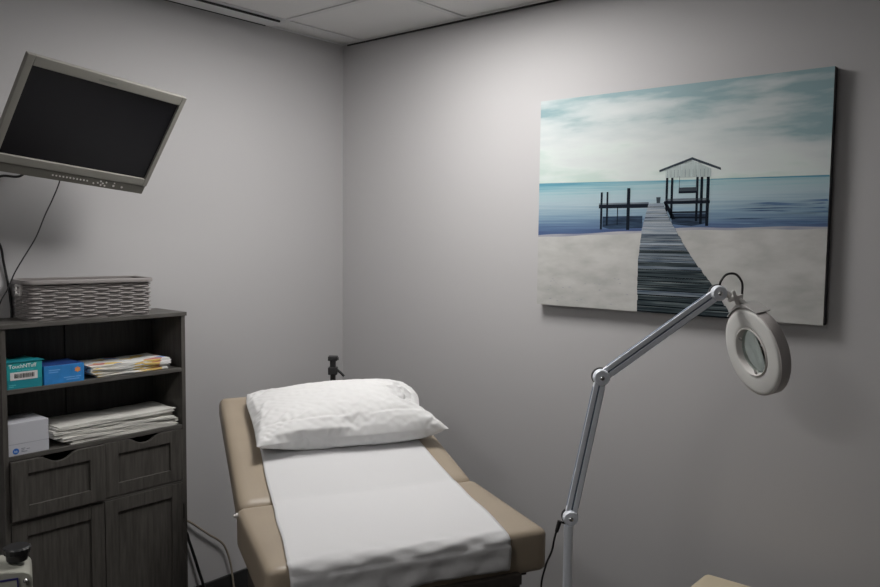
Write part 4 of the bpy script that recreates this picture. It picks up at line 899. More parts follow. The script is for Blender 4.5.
-139,744,3515,-148,814,3512,-149,884,3510,-150,953,3507,-147,1023,3506,-143,1092,3504,-140,1162,3503,-134,1231,3504,-124,1300,3502,-119,1370,3498,
-120,1439,3498,-113,1509,3497,-104,1574,3501,-66,1646,3497,-32,1704,3502,30,-1303,3654,23,-1245,3657,-18,-1178,3657,-40,-1108,3658,-52,-1043,3660,-79,
-976,3659,-97,-906,3657,-101,-838,3656,-116,-769,3654,-120,-700,3653,-132,-631,3649,-125,-561,3646,-126,-492,3642,-127,-422,3639,-127,-353,3636,-129,
-283,3633,-131,-214,3630,-133,-145,3629,-144,-79,3621,-124,-12,3618,-140,57,3614,-133,127,3610,-136,196,3607,-144,266,3602,-140,334,3599,-153,403,
3596,-157,473,3593,-156,542,3589,-152,610,3583,-138,678,3582,-151,747,3579,-146,816,3576,-153,886,3573,-157,955,3570,-159,1025,3567,-160,1095,3565,
-159,1164,3563,-157,1234,3560,-153,1303,3559,-147,1370,3561,-129,1439,3561,-115,1509,3561,-111,1579,3562,-85,1636,3561,-31,1671,3556,45,-1296,3715,35,
-1243,3720,-14,-1175,3721,-34,-1108,3721,-54,-1039,3721,-64,-973,3722,-88,-904,3720,-99,-834,3718,-100,-766,3718,-116,-697,3716,-123,-628,3712,-123,
-558,3709,-124,-489,3706,-124,-419,3702,-122,-350,3697,-113,-282,3696,-127,-212,3693,-131,-146,3684,-113,-78,3684,-128,-8,3681,-133,61,3677,-135,130,
3673,-133,199,3667,-127,268,3665,-139,338,3661,-138,406,3654,-130,475,3654,-140,543,3648,-128,613,3644,-123,682,3640,-126,750,3642,-140,820,3637,-137,
889,3633,-134,958,3632,-146,1027,3627,-139,1096,3627,-147,1165,3623,-138,1234,3624,-150,1303,3623,-150,1373,3622,-144,1439,3624,-121,1509,3624,-119,
1560,3619,-66,1628,3625,-29,1668,3621,42,-1281,3775,52,-1242,3783,-8,-1174,3784,-30,-1107,3784,-50,-1038,3785,-65,-970,3785,-82,-902,3783,-93,-832,
3781,-98,-763,3778,-95,-694,3777,-106,-624,3771,-101,-555,3770,-109,-486,3764,-102,-417,3760,-98,-348,3760,-109,-279,3755,-105,-209,3754,-112,-142,
3745,-96,-74,3745,-110,-5,3738,-106,64,3738,-117,134,3734,-119,203,3730,-118,271,3719,-106,340,3716,-107,410,3712,-106,477,3715,-122,547,3711,-125,
616,3707,-127,685,3704,-127,753,3698,-111,823,3695,-111,890,3695,-126,959,3688,-116,1027,3690,-131,1097,3689,-132,1166,3686,-130,1234,3678,-117,1303,
3676,-115,1370,3685,-135,1439,3687,-127,1508,3687,-112,1545,3679,-49,1617,3688,-26,1653,3684,46,-1283,3837,59,-1239,3845,2,-1172,3846,-20,-1104,3847,
-42,-1035,3846,-50,-967,3846,-65,-899,3846,-81,-829,3844,-87,-760,3840,-87,-690,3835,-81,-621,3833,-88,-552,3827,-81,-483,3827,-92,-413,3823,-92,-345,
3817,-81,-276,3816,-89,-206,3815,-95,-139,3806,-80,-70,3800,-79,-1,3800,-91,67,3792,-84,137,3789,-85,206,3786,-87,274,3783,-102,344,3779,-106,413,
3775,-106,482,3771,-94,550,3771,-106,618,3762,-95,686,3765,-110,756,3761,-111,826,3758,-113,893,3752,-98,961,3751,-112,1028,3743,-96,1098,3743,-98,
1167,3742,-99,1235,3741,-116,1304,3739,-116,1371,3734,-94,1436,3749,-115,1505,3749,-102,1530,3739,-34,1603,3750,-21,1625,3742,54,-1272,3898,74,-1236,
3908,12,-1168,3908,-7,-1102,3910,-32,-1033,3909,-44,-964,3909,-59,-895,3904,-57,-826,3904,-69,-757,3899,-64,-688,3898,-72,-618,3892,-66,-549,3889,-68,
-479,3887,-70,-410,3885,-79,-341,3880,-74,-272,3875,-66,-203,3872,-68,-134,3869,-79,-67,3861,-63,3,3858,-65,70,3855,-82,140,3852,-85,209,3849,-86,278,
3841,-78,347,3839,-87,416,3833,-80,485,3834,-88,553,3826,-76,622,3825,-87,690,3817,-74,759,3812,-73,826,3818,-91,896,3815,-94,965,3812,-97,1031,3804,
-78,1099,3806,-96,1168,3805,-98,1236,3797,-86,1304,3800,-100,1366,3792,-69,1435,3801,-78,1503,3811,-91,1516,3799,-21,1589,3812,-15,1616,3806,57,-1265,
3959,87,-1233,3970,23,-1165,3971,2,-1099,3972,-21,-1029,3970,-28,-961,3970,-45,-891,3964,-38,-823,3966,-55,-753,3961,-52,-684,3956,-49,-615,3955,-55,
-546,3949,-47,-476,3945,-46,-407,3943,-52,-338,3938,-49,-269,3937,-58,-200,3933,-61,-132,3925,-49,-64,3925,-64,6,3921,-66,74,3913,-56,143,3912,-65,
212,3905,-58,281,3903,-70,350,3897,-62,419,3893,-60,487,3895,-74,557,3890,-72,626,3886,-74,694,3878,-58,762,3875,-72,829,3870,-56,899,3866,-58,966,
3872,-75,1035,3867,-71,1103,3857,-59,1170,3864,-75,1239,3859,-75,1300,3837,-49,1357,3852,-86,1426,3863,-82,1496,3873,-78,1502,3860,-8,1574,3872,-1,
1575,3853,72,-1262,4021,99,-1230,4032,35,-1163,4033,14,-1096,4034,-9,-1026,4032,-16,-957,4032,-30,-888,4025,-20,-820,4025,-33,-751,4020,-28,-682,4019,
-36,-612,4015,-37,-543,4011,-32,-473,4008,-37,-404,4002,-31,-335,3999,-37,-266,3999,-45,-198,3988,-30,-129,3988,-42,-60,3981,-35,9,3981,-46,77,3973,
-37,147,3970,-40,215,3968,-52,284,3961,-44,353,3960,-54,421,3953,-40,491,3949,-40,560,3944,-39,629,3940,-39,696,3941,-60,763,3932,-46,831,3933,-62,
898,3928,-42,967,3922,-36,1036,3917,-32,1105,3911,-26,1174,3904,-26,1244,3897,-25,1294,3895,-73,1360,3909,-58,1419,3889,-25,1463,3926,-66,1511,3922,
-13,1561,3919,40,1514,3871,75,-1266,4084,108,-1227,4094,48,-1158,4094,29,-1092,4096,4,-1023,4095,-9,-954,4093,-15,-885,4086,-4,-816,4086,-17,-747,
4082,-18,-678,4076,-9,-609,4076,-20,-539,4073,-21,-470,4067,-16,-401,4064,-21,-332,4057,-13,-263,4053,-12,-193,4049,-11,-124,4048,-24,-56,4040,-13,13,
4038,-19,82,4035,-27,151,4030,-21,219,4029,-35,287,4021,-23,357,4017,-26,426,4016,-34,495,4013,-42,564,4007,-34,633,4001,-25,700,4002,-43,767,3992,
-26,836,3987,-29,903,3991,-46,973,3985,-45,1042,3978,-45,1111,3972,-43,1180,3966,-37,1248,3960,-22,1307,3955,-59,1343,3935,-3,1393,3940,-52,1443,3922,
-6,1486,3976,11,1532,3969,66,1499,3921,113,-1254,4141,124,-1224,4154,60,-1157,4155,37,-1087,4153,25,-1021,4155,4,-950,4152,1,-882,4146,13,-812,4142,8,
-743,4142,-2,-675,4135,9,-606,4135,1,-536,4132,-4,-467,4128,-5,-397,4125,-8,-328,4120,-8,-259,4116,-10,-189,4112,-11,-122,4104,5,-54,4103,-10,15,4100,
-14,85,4096,-10,154,4093,-15,222,4085,-6,291,4084,-17,361,4079,-16,430,4073,-7,498,4072,-19,567,4066,-11,635,4064,-23,704,4057,-12,772,4055,-26,838,
4046,-6,907,4041,-8,977,4038,-12,1046,4035,-17,1115,4033,-27,1181,4021,-7,1243,4021,-36,1312,4015,-40,1352,3995,13,1401,4001,-37,1463,3982,-10,1447,
3992,58,1503,4018,95,1461,3968,132,-1251,4201,137,-1220,4214,72,-1153,4215,50,-1083,4212,43,-1017,4214,20,-947,4209,26,-878,4207,21,-809,4201,28,-739,
4198,24,-670,4196,17,-602,4188,31,-532,4185,28,-463,4181,28,-394,4177,27,-324,4173,26,-255,4169,24,-187,4172,7,-118,4166,17,-49,4164,4,19,4156,15,88,
4157,4,156,4149,13,225,4148,1,295,4145,-1,363,4136,11,431,4136,-2,500,4130,5,569,4129,-5,637,4121,6,705,4120,-8,773,4111,4,843,4107,8,910,4104,-9,979,
4101,-13,1049,4098,-15,1114,4086,8,1180,4084,-13,1249,4076,-6,1317,4076,-21,1362,4056,29,1413,4060,-18,1481,4042,-15,1491,4037,55,1466,4065,116,1500,
4014,155,-1255,4261,148,-1217,4273,87,-1149,4274,65,-1079,4271,61,-1013,4273,37,-944,4267,45,-875,4266,37,-805,4263,33,-736,4259,34,-666,4256,30,-598,
4250,42,-529,4247,31,-459,4244,30,-390,4240,26,-320,4236,25,-252,4229,40,-184,4231,26,-115,4228,23,-46,4221,30,23,4218,24,92,4211,37,159,4212,20,229,
4207,25,298,4205,19,366,4197,29,435,4197,15,504,4191,20,573,4189,13,641,4182,22,710,4180,10,778,4171,23,845,4170,6,914,4165,8,982,4156,18,1051,4156,9,
1119,4147,20,1186,4146,-1,1254,4136,13,1322,4136,-1,1370,4116,44,1433,4111,15,1498,4103,-13,1530,4087,47,1529,4058,112,1533,4059,185,-1246,4319,164,
-1213,4333,101,-1145,4334,79,-1074,4329,79,-1009,4332,54,-940,4328,52,-871,4320,68,-801,4317,63,-733,4318,52,-663,4315,49,-593,4312,47,-524,4308,46,
-455,4301,53,-386,4299,45,-316,4294,47,-247,4292,42,-179,4285,59,-111,4286,46,-42,4281,48,27,4279,40,95,4272,54,163,4273,37,232,4269,35,301,4262,46,
370,4257,48,438,4258,33,507,4254,32,577,4250,30,645,4243,39,714,4241,28,782,4232,39,850,4231,23,918,4221,36,987,4218,25,1054,4211,40,1120,4211,17,
1187,4199,33,1254,4199,14,1323,4195,20,1381,4178,54,1440,4174,15,1508,4163,5,1513,4143,71,1564,4110,109,1590,4081,170,-1251,4380,174,-1208,4392,116,
-1141,4393,94,-1070,4388,97,-1005,4391,74,-935,4388,69,-867,4379,84,-798,4378,70,-729,4374,78,-659,4370,77,-589,4367,76,-520,4363,75,-451,4362,64,
-382,4356,70,-312,4355,61,-243,4352,59,-174,4347,64,-106,4340,77,-39,4343,57,31,4340,56,99,4333,69,167,4332,58,236,4325,64,305,4325,52,374,4320,50,
441,4311,67,511,4308,63,580,4305,62,648,4306,45,716,4298,55,785,4295,42,853,4288,52,921,4285,39,991,4280,38,1058,4273,52,1126,4271,35,1193,4259,53,
1259,4258,35,1322,4244,61,1392,4240,63,1451,4235,25,1520,4223,21,1540,4199,84,1588,4167,125,1603,4140,190,-1249,4439,187,-1204,4451,131,-1136,4452,
110,-1066,4446,115,-1001,4449,92,-931,4447,85,-863,4438,101,-794,4438,85,-725,4435,83,-655,4432,81,-586,4429,80,-516,4425,82,-447,4420,88,-377,4417,
81,-308,4412,86,-239,4412,77,-169,4408,77,-102,4400,94,-35,4403,74,34,4400,73,102,4394,84,172,4389,84,241,4384,86,309,4385,70,379,4380,69,446,4372,84,
514,4371,66,583,4368,64,651,4360,77,719,4361,61,788,4354,66,857,4350,58,925,4340,68,993,4341,54,1063,4336,55,1132,4331,52,1198,4319,73,1265,4318,55,
1332,4305,71,1396,4300,44,1463,4287,58,1531,4282,40,1571,4254,90,1606,4224,144,1628,4196,207,-1244,4498,202,-1200,4510,146,-1132,4511,127,-1062,4505,
133,-996,4508,108,-927,4505,105,-859,4497,120,-790,4498,101,-721,4492,109,-652,4490,103,-582,4488,98,-513,4484,102,-443,4482,95,-374,4477,97,-305,
4471,105,-235,4471,97,-166,4469,92,-99,4461,109,-31,4463,93,38,4458,96,107,4457,88,177,4452,90,245,4444,104,313,4444,93,383,4442,84,450,4433,98,518,
4433,82,588,4429,80,655,4420,95,724,4415,92,793,4416,80,861,4405,89,929,4403,77,997,4395,87,1066,4388,90,1136,4385,85,1203,4382,67,1269,4373,88,1335,
4368,66,1404,4360,60,1472,4348,72,1540,4340,64,1576,4310,117,1620,4282,165,1645,4253,227,-1233,4554,223,-1196,4569,162,-1127,4570,144,-1058,4564,150,
-993,4566,128,-923,4566,116,-855,4556,136,-786,4558,115,-716,4552,121,-647,4548,126,-578,4544,125,-509,4544,115,-439,4540,115,-370,4538,113,-301,4531,
122,-232,4529,121,-163,4529,110,-96,4521,127,-26,4517,125,42,4519,113,112,4517,108,181,4513,104,250,4507,108,319,4501,119,386,4502,103,455,4495,112,
523,4493,99,591,4484,110,660,4484,97,729,4478,98,797,4470,112,866,4465,107,934,4464,92,1003,4458,88,1071,4450,102,1139,4449,87,1208,4439,92,1277,4435,
82,1343,4422,98,1411,4420,80,1479,4411,76,1546,4397,91,1586,4368,142,1634,4340,186,1656,4311,250,-1240,4614,234,-1192,4627,180,-1123,4629,161,-1053,
4623,168,-989,4625,146,-919,4624,138,-850,4617,148,-781,4616,134,-713,4609,144,-643,4609,134,-574,4605,134,-505,4599,144,-435,4595,145,-366,4591,145,
-298,4593,130,-228,4591,129,-159,4586,136,-90,4584,126,-21,4580,127,47,4575,142,117,4570,141,185,4572,126,254,4569,120,322,4562,135,390,4562,122,460,
4556,126,529,4554,116,596,4544,130,664,4544,115,733,4540,113,802,4532,122,871,4528,112,939,4519,123,1007,4519,107,1076,4512,116,1145,4505,115,1214,
4499,112,1283,4494,104,1350,4481,118,1419,4476,108,1488,4471,97,1551,4453,120,1601,4426,161,1647,4398,208,1677,4369,267,-1239,4673,248,-1188,4686,197,
-1119,4687,179,-1049,4681,185,-986,4686,156,-916,4681,160,-846,4679,155,-777,4676,152,-708,4668,163,-640,4668,152,-570,4665,150,-501,4661,148,-431,
4657,151,-363,4650,164,-295,4652,151,-225,4650,148,-156,4647,146,-86,4643,145,-17,4641,143,53,4638,140,122,4633,144,190,4628,155,260,4625,150,328,
4625,136,396,4618,151,464,4618,138,534,4614,134,603,4607,135,670,4598,148,738,4600,131,807,4595,128,877,4589,126,945,4580,137,1014,4574,137,1082,4574,
122,1151,4568,121,1220,4561,119,1287,4550,134,1355,4544,119,1424,4539,112,1489,4523,132,1554,4508,151,1600,4479,196,1658,4456,231,1684,4426,292,-1238,
4733,261,-1184,4744,214,-1115,4745,198,-1044,4740,202,-981,4745,173,-912,4739,178,-842,4738,171,-772,4735,169,-704,4727,183,-635,4723,181,-566,4719,
179,-497,4720,166,-427,4718,162,-358,4712,165,-291,4707,181,-221,4704,181,-151,4700,180,-82,4696,179,-12,4692,178,56,4696,164,125,4694,159,194,4691,
155,264,4688,156,333,4682,164,402,4681,153,469,4673,169,539,4668,166,608,4663,164,676,4661,149,744,4655,163,814,4649,161,883,4643,159,951,4643,143,
1020,4637,142,1088,4628,155,1157,4622,153,1226,4615,152,1293,4612,134,1362,4604,138,1431,4597,133,1498,4583,149,1552,4560,187,1608,4536,221,1666,4513,
254,1696,4484,313,-1234,4790,277,-1179,4802,231,-1110,4803,217,-1040,4799,219,-977,4804,189,-907,4800,187,-838,4793,199,-769,4790,197,-700,4788,185,
-631,4785,182,-561,4781,184,-493,4775,195,-423,4771,194,-354,4767,194,-286,4770,178,-217,4766,177,-147,4762,177,-78,4759,178,-8,4755,180,60,4751,193,
130,4747,193,198,4749,179,268,4749,172,337,4744,179,406,4742,171,475,4735,180,543,4731,170,612,4725,168,681,4717,177,749,4718,163,819,4712,161,888,
4706,160,957,4700,170,1025,4698,159,1094,4689,167,1163,4684,159,1232,4676,166,1300,4673,150,1369,4666,149,1434,4649,169,1499,4634,186,1565,4619,203,
1620,4595,238,1673,4570,278,1714,4539,326,-1223,4843,299,-1175,4859,248,-1106,4860,238,-1036,4857,236,-972,4863,207,-902,4859,206,-833,4852,215,-765,
4851,202,-696,4845,210,-626,4841,209,-558,4842,198,-488,4838,197,-418,4834,197,-351,4827,210,-282,4828,199,-212,4826,194,-143,4821,198,-74,4820,192,
-4,4815,197,65,4814,191,134,4810,194,203,4806,207,272,4802,206,340,4806,192,410,4802,188,479,4798,187,549,4793,185,618,4786,185,685,4776,199,754,4771,
198,824,4766,197,893,4760,197,961,4763,179,1031,4758,174,1100,4752,173,1169,4746,172,1238,4739,171,1307,4729,180,1376,4723,174,1440,4706,196,1507,
4693,208,1569,4674,232,1626,4651,263,1671,4623,306,1710,4591,354,-1227,4900,307,-1170,4914,268,-1100,4914,264,-1031,4915,253,-967,4921,225,-898,4918,
223,-828,4912,229,-760,4910,219,-691,4903,229,-622,4902,220,-553,4897,228,-484,4893,229,-414,4890,224,-345,4889,216,-277,4883,229,-207,4877,230,-139,
4881,215,-70,4880,210,-1,4876,214,69,4875,208,138,4870,214,207,4869,209,277,4865,212,345,4859,227,414,4854,227,484,4848,225,553,4842,223,623,4838,220,
690,4839,203,759,4834,200,829,4829,193,898,4823,201,966,4817,213,1036,4810,212,1105,4804,209,1175,4799,206,1244,4794,202,1313,4791,191,1378,4776,209,
1447,4765,217,1511,4748,237,1569,4726,267,1628,4705,290,1668,4675,334,1718,4645,366,-1224,4955,320,-1164,4969,288,-1096,4972,277,-1028,4974,269,-963,
4980,244,-893,4974,249,-825,4973,238,-755,4970,235,-687,4963,247,-618,4962,235,-549,4959,232,-479,4955,232,-409,4952,230,-340,4947,239,-271,4945,228,
-202,4940,231,-135,4935,248,-65,4932,246,3,4937,229,73,4935,226,142,4930,233,211,4927,233,281,4925,234,350,4922,222,419,4917,220,488,4912,219,558,
4906,218,627,4901,218,696,4896,231,765,4891,228,833,4888,217,903,4882,219,972,4880,210,1041,4874,210,1110,4868,208,1180,4862,211,1249,4856,212,1318,
4848,218,1385,4835,231,1452,4821,248,1516,4804,267,1571,4780,297,1630,4759,317,1676,4729,351,1717,4696,386,-1220,5009,334,-1158,5022,308,-1090,5026,
302,-1026,5034,279,-958,5037,267,-888,5032,269,-820,5030,261,-751,5022,269,-683,5024,253,-614,5022,252,-544,5018,254,-475,5014,251,-405,5011,249,-335,
5009,247,-266,5005,247,-197,4998,256,-129,4998,243,-59,4994,245,8,4990,263,78,4986,263,146,4992,248,215,4989,245,285,4988,242,354,4982,242,423,4977,
240,493,4972,237,562,4967,235,631,4961,240,701,4959,232,770,4954,233,839,4946,240,908,4944,230,977,4940,231,1046,4933,230,1115,4925,234,1184,4916,244,
1253,4911,244,1320,4897,259,1389,4889,265,1454,4873,284,1521,4859,297,1580,4838,316,1631,4812,344,1671,4779,376,1711,4745,405,-1214,5061,350,-1151,
5075,329,-1085,5081,322,-1021,5091,299,-953,5092,293,-884,5092,285,-814,5084,290,-747,5084,272,-679,5077,285,-609,5073,285,-540,5068,286,-470,5065,
286,-401,5062,286,-331,5058,286,-262,5054,286,-195,5059,270,-126,5058,263,-56,5054,266,13,5053,259,83,5050,263,150,5046,280,220,5042,280,289,5038,280,
359,5035,275,428,5031,271,497,5028,266,567,5025,261,636,5023,251,705,5017,257,774,5013,255,844,5008,252,912,4999,262,981,4993,263,1051,4987,264,1120,
4984,260,1189,4974,268,1256,4962,282,1325,4954,287,1394,4944,296,1460,4929,312,1523,4911,333,1584,4892,345,1624,4860,377,1652,4820,409,1689,4784,432,
-1207,5111,368,-1144,5127,351,-1079,5136,343,-1017,5148,321,-950,5152,310,-881,5146,316,-813,5145,300,-743,5143,292,-674,5139,287,-604,5135,284,-535,
5131,281,-466,5127,281,-396,5124,280,-327,5121,283,-257,5117,287,-190,5112,303,-120,5110,297,-53,5115,280,17,5113,279,86,5111,277,156,5109,276,225,
5105,276,293,5101,288,362,5098,276,431,5095,273,501,5091,271,570,5088,270,640,5084,269,709,5079,270,779,5074,272,848,5068,274,917,5061,279,986,5053,
284,1055,5045,289,1124,5036,297,1191,5022,310,1260,5018,312,1329,5008,321,1397,4995,333,1464,4983,345,1529,4968,361,1585,4944,377,1610,4905,412,1649,
4871,428,1687,4833,436,-1199,5159,386,-1136,5175,378,-1076,5192,359,-1010,5197,355,-943,5201,347,-875,5206,332,-806,5203,323,-737,5198,321,-667,5190,
323,-599,5179,328,-531,5185,313,-462,5183,311,-392,5182,305,-324,5174,318,-255,5173,317,-187,5175,301,-117,5174,301,-50,5167,316,20,5164,317,90,5163,
315,159,5162,313,229,5161,307,297,5164,297,366,5154,306,435,5151,304,505,5146,305,573,5137,311,643,5130,314,712,5125,315,781,5120,316,851,5118,315,
920,5108,322,989,5103,324,1057,5093,332,1126,5084,339,1196,5077,342,1262,5064,356,1331,5054,365,1400,5048,370,1468,5036,381,1530,5018,399,1586,4996,
411,1617,4957,436,1642,4916,456,1676,4879,449,-1190,5206,406,-1131,5228,395,-1069,5243,387,-1004,5251,383,-937,5255,377,-869,5242,383,-801,5244,370,
-731,5243,365,-663,5231,371,-595,5234,359,-525,5227,361,-456,5221,362,-391,5235,341,-322,5236,330,-253,5237,322,-184,5236,323,-115,5234,323,-45,5231,
322,24,5229,324,93,5226,328,162,5223,331,232,5220,335,301,5214,338,370,5209,341,439,5203,343,508,5197,346,577,5190,348,646,5184,351,715,5177,354,784,
5170,357,853,5164,361,922,5157,365,991,5150,369,1060,5143,374,1129,5135,379,1198,5127,385,1266,5117,393,1334,5107,403,1401,5092,417,1469,5083,426,
1535,5072,432,1587,5047,444,1614,5006,467,1640,4964,476,1671,4925,461,-1180,5251,430,-1122,5274,425,-1060,5290,423,-996,5299,422,-930,5302,419,-862,
5294,421,-795,5275,428,-727,5286,415,-658,5285,408,-589,5284,402,-519,5280,400,-450,5277,396,-380,5273,394,-312,5262,391,-244,5248,387,-182,5216,385,
-114,5202,382,-46,5215,387,23,5227,390,91,5216,394,160,5226,398,229,5214,402,298,5209,406,367,5203,408,437,5201,410,506,5207,412,575,5203,414,643,
5188,417,712,5179,421,782,5177,425,851,5181,426,921,5177,429,988,5163,435,1057,5156,440,1127,5158,441,1196,5148,447,1265,5154,449,1334,5149,453,1403,
5142,460,1472,5134,468,1537,5121,475,1590,5099,479,1623,5061,484,1647,5017,483,1664,4966,485,
)
#PILLOWEND
# creases of the pillowcase in sheet coordinates: (u0, v0, u1, v1, height, width)
CREASES = [(.05, .20, .50, .155, -.0045, .016), (.50, .155, .95, .19, -.0040, .015), (.05, .165, .95, .150, .0030, .020),
           (.03, .12, .22, .34, -.0040, .022), (.05, .06, .33, .26, .0040, .020), (.02, .30, .13, .44, -.0035, .020), (.03, .50, .12, .56, .0030, .022),
           (.02, .74, .16, .90, -.0045, .025), (.06, .95, .20, .80, .0035, .024), (.97, .14, .80, .30, .0045, .022), (.95, .22, .74, .44, -.0035, .026),
           (.97, .52, .86, .78, -.0055, .020), (.93, .50, .83, .72, .0045, .022), (.985, .66, .90, .90, .0050, .022), (.32, .30, .46, .52, -.0022, .030), (.55, .28, .66, .40, .0022, .030)]
def pillow_mesh():
    nx, ny = PILLOW[:2]; co = PILLOW[2:]; n = len(co)//3; K = 3
    P = [Vector((co[3*i]/5000, co[3*i+1]/5000, co[3*i+2]/5000+.9)) for i in range(n)]
    def idx(i, j, s):                      # upper sheet grid, then the inner vertices of the lower sheet
        i = max(0, min(nx, i)); j = max(0, min(ny, j))
        if s == 0 or i in (0, nx) or j in (0, ny): return j*(nx+1)+i
        return (nx+1)*(ny+1)+(j-1)*(nx-1)+(i-1)
    def cr(a, b, c, d, t): return .5*((2*b)+(c-a)*t+(2*a-5*b+4*c-d)*t*t+(3*b-a-3*c+d)*t**3)
    def row(j, s, x):
        i = min(nx-1, int(x)); t = x-i; return cr(*[P[idx(i+q, j, s)] for q in (-1, 0, 1, 2)], t)
    def at(x, y, s):
        j = min(ny-1, int(y)); t = y-j; return cr(*[row(j+q, s, x) for q in (-1, 0, 1, 2)], t)
    NX, NY = nx*K, ny*K; b = NB(); G = {}
    up = (TB.to_3x3() @ Vector((0, 0, 1))); sh = TB.to_3x3() @ Vector((-.006, -.022, 0))
    for s in (0, 1):
        for j in range(NY+1):
            for i in range(NX+1):
                if s and (i in (0, NX) or j in (0, NY)): G[i, j, 1] = G[i, j, 0]; continue
                p = at(i/K, j/K, s)-up*.008+sh
                if s == 0:
                    u, v = i/NX, j/NY; d = 0
                    for u0, v0, u1, v1, h, w in CREASES:
                        ax, ay = (u-u0)*1.8, v-v0; bx, by = (u1-u0)*1.8, v1-v0; L2 = bx*bx+by*by; t = (ax*bx+ay*by)/L2
                        if t < -.1 or t > 1.1: continue
                        dist = (ax*by-ay*bx)/math.sqrt(L2)+.010*math.sin(t*9+u0*20); f = math.sin(PI*(t+.1)/1.2)
                        d += h*f*math.exp(-(dist/w)**2)
                    e = min(u, 1-u, v, 1-v); p = p+up*d*min(1, e*30)
                G[i, j, s] = b.verts.new(p)
        for j in range(NY):
            for i in range(NX):
                f = [G[i, j, s], G[i+1, j, s], G[i+1, j+1, s], G[i, j+1, s]]
                b.faces.new(f if s == 0 else f[::-1])
    return b
b = pillow_mesh()
o = obj('pillow', b, M['linen'], smooth=True, angle=180); o.location = BO; o.rotation_euler = (0, 0, BR)
sd = o.modifiers.new('sub', 'SUBSURF'); sd.levels = 1; sd.render_levels = 1
tag(o, 'plump white pillow lying on the raised backrest', 'pillow')

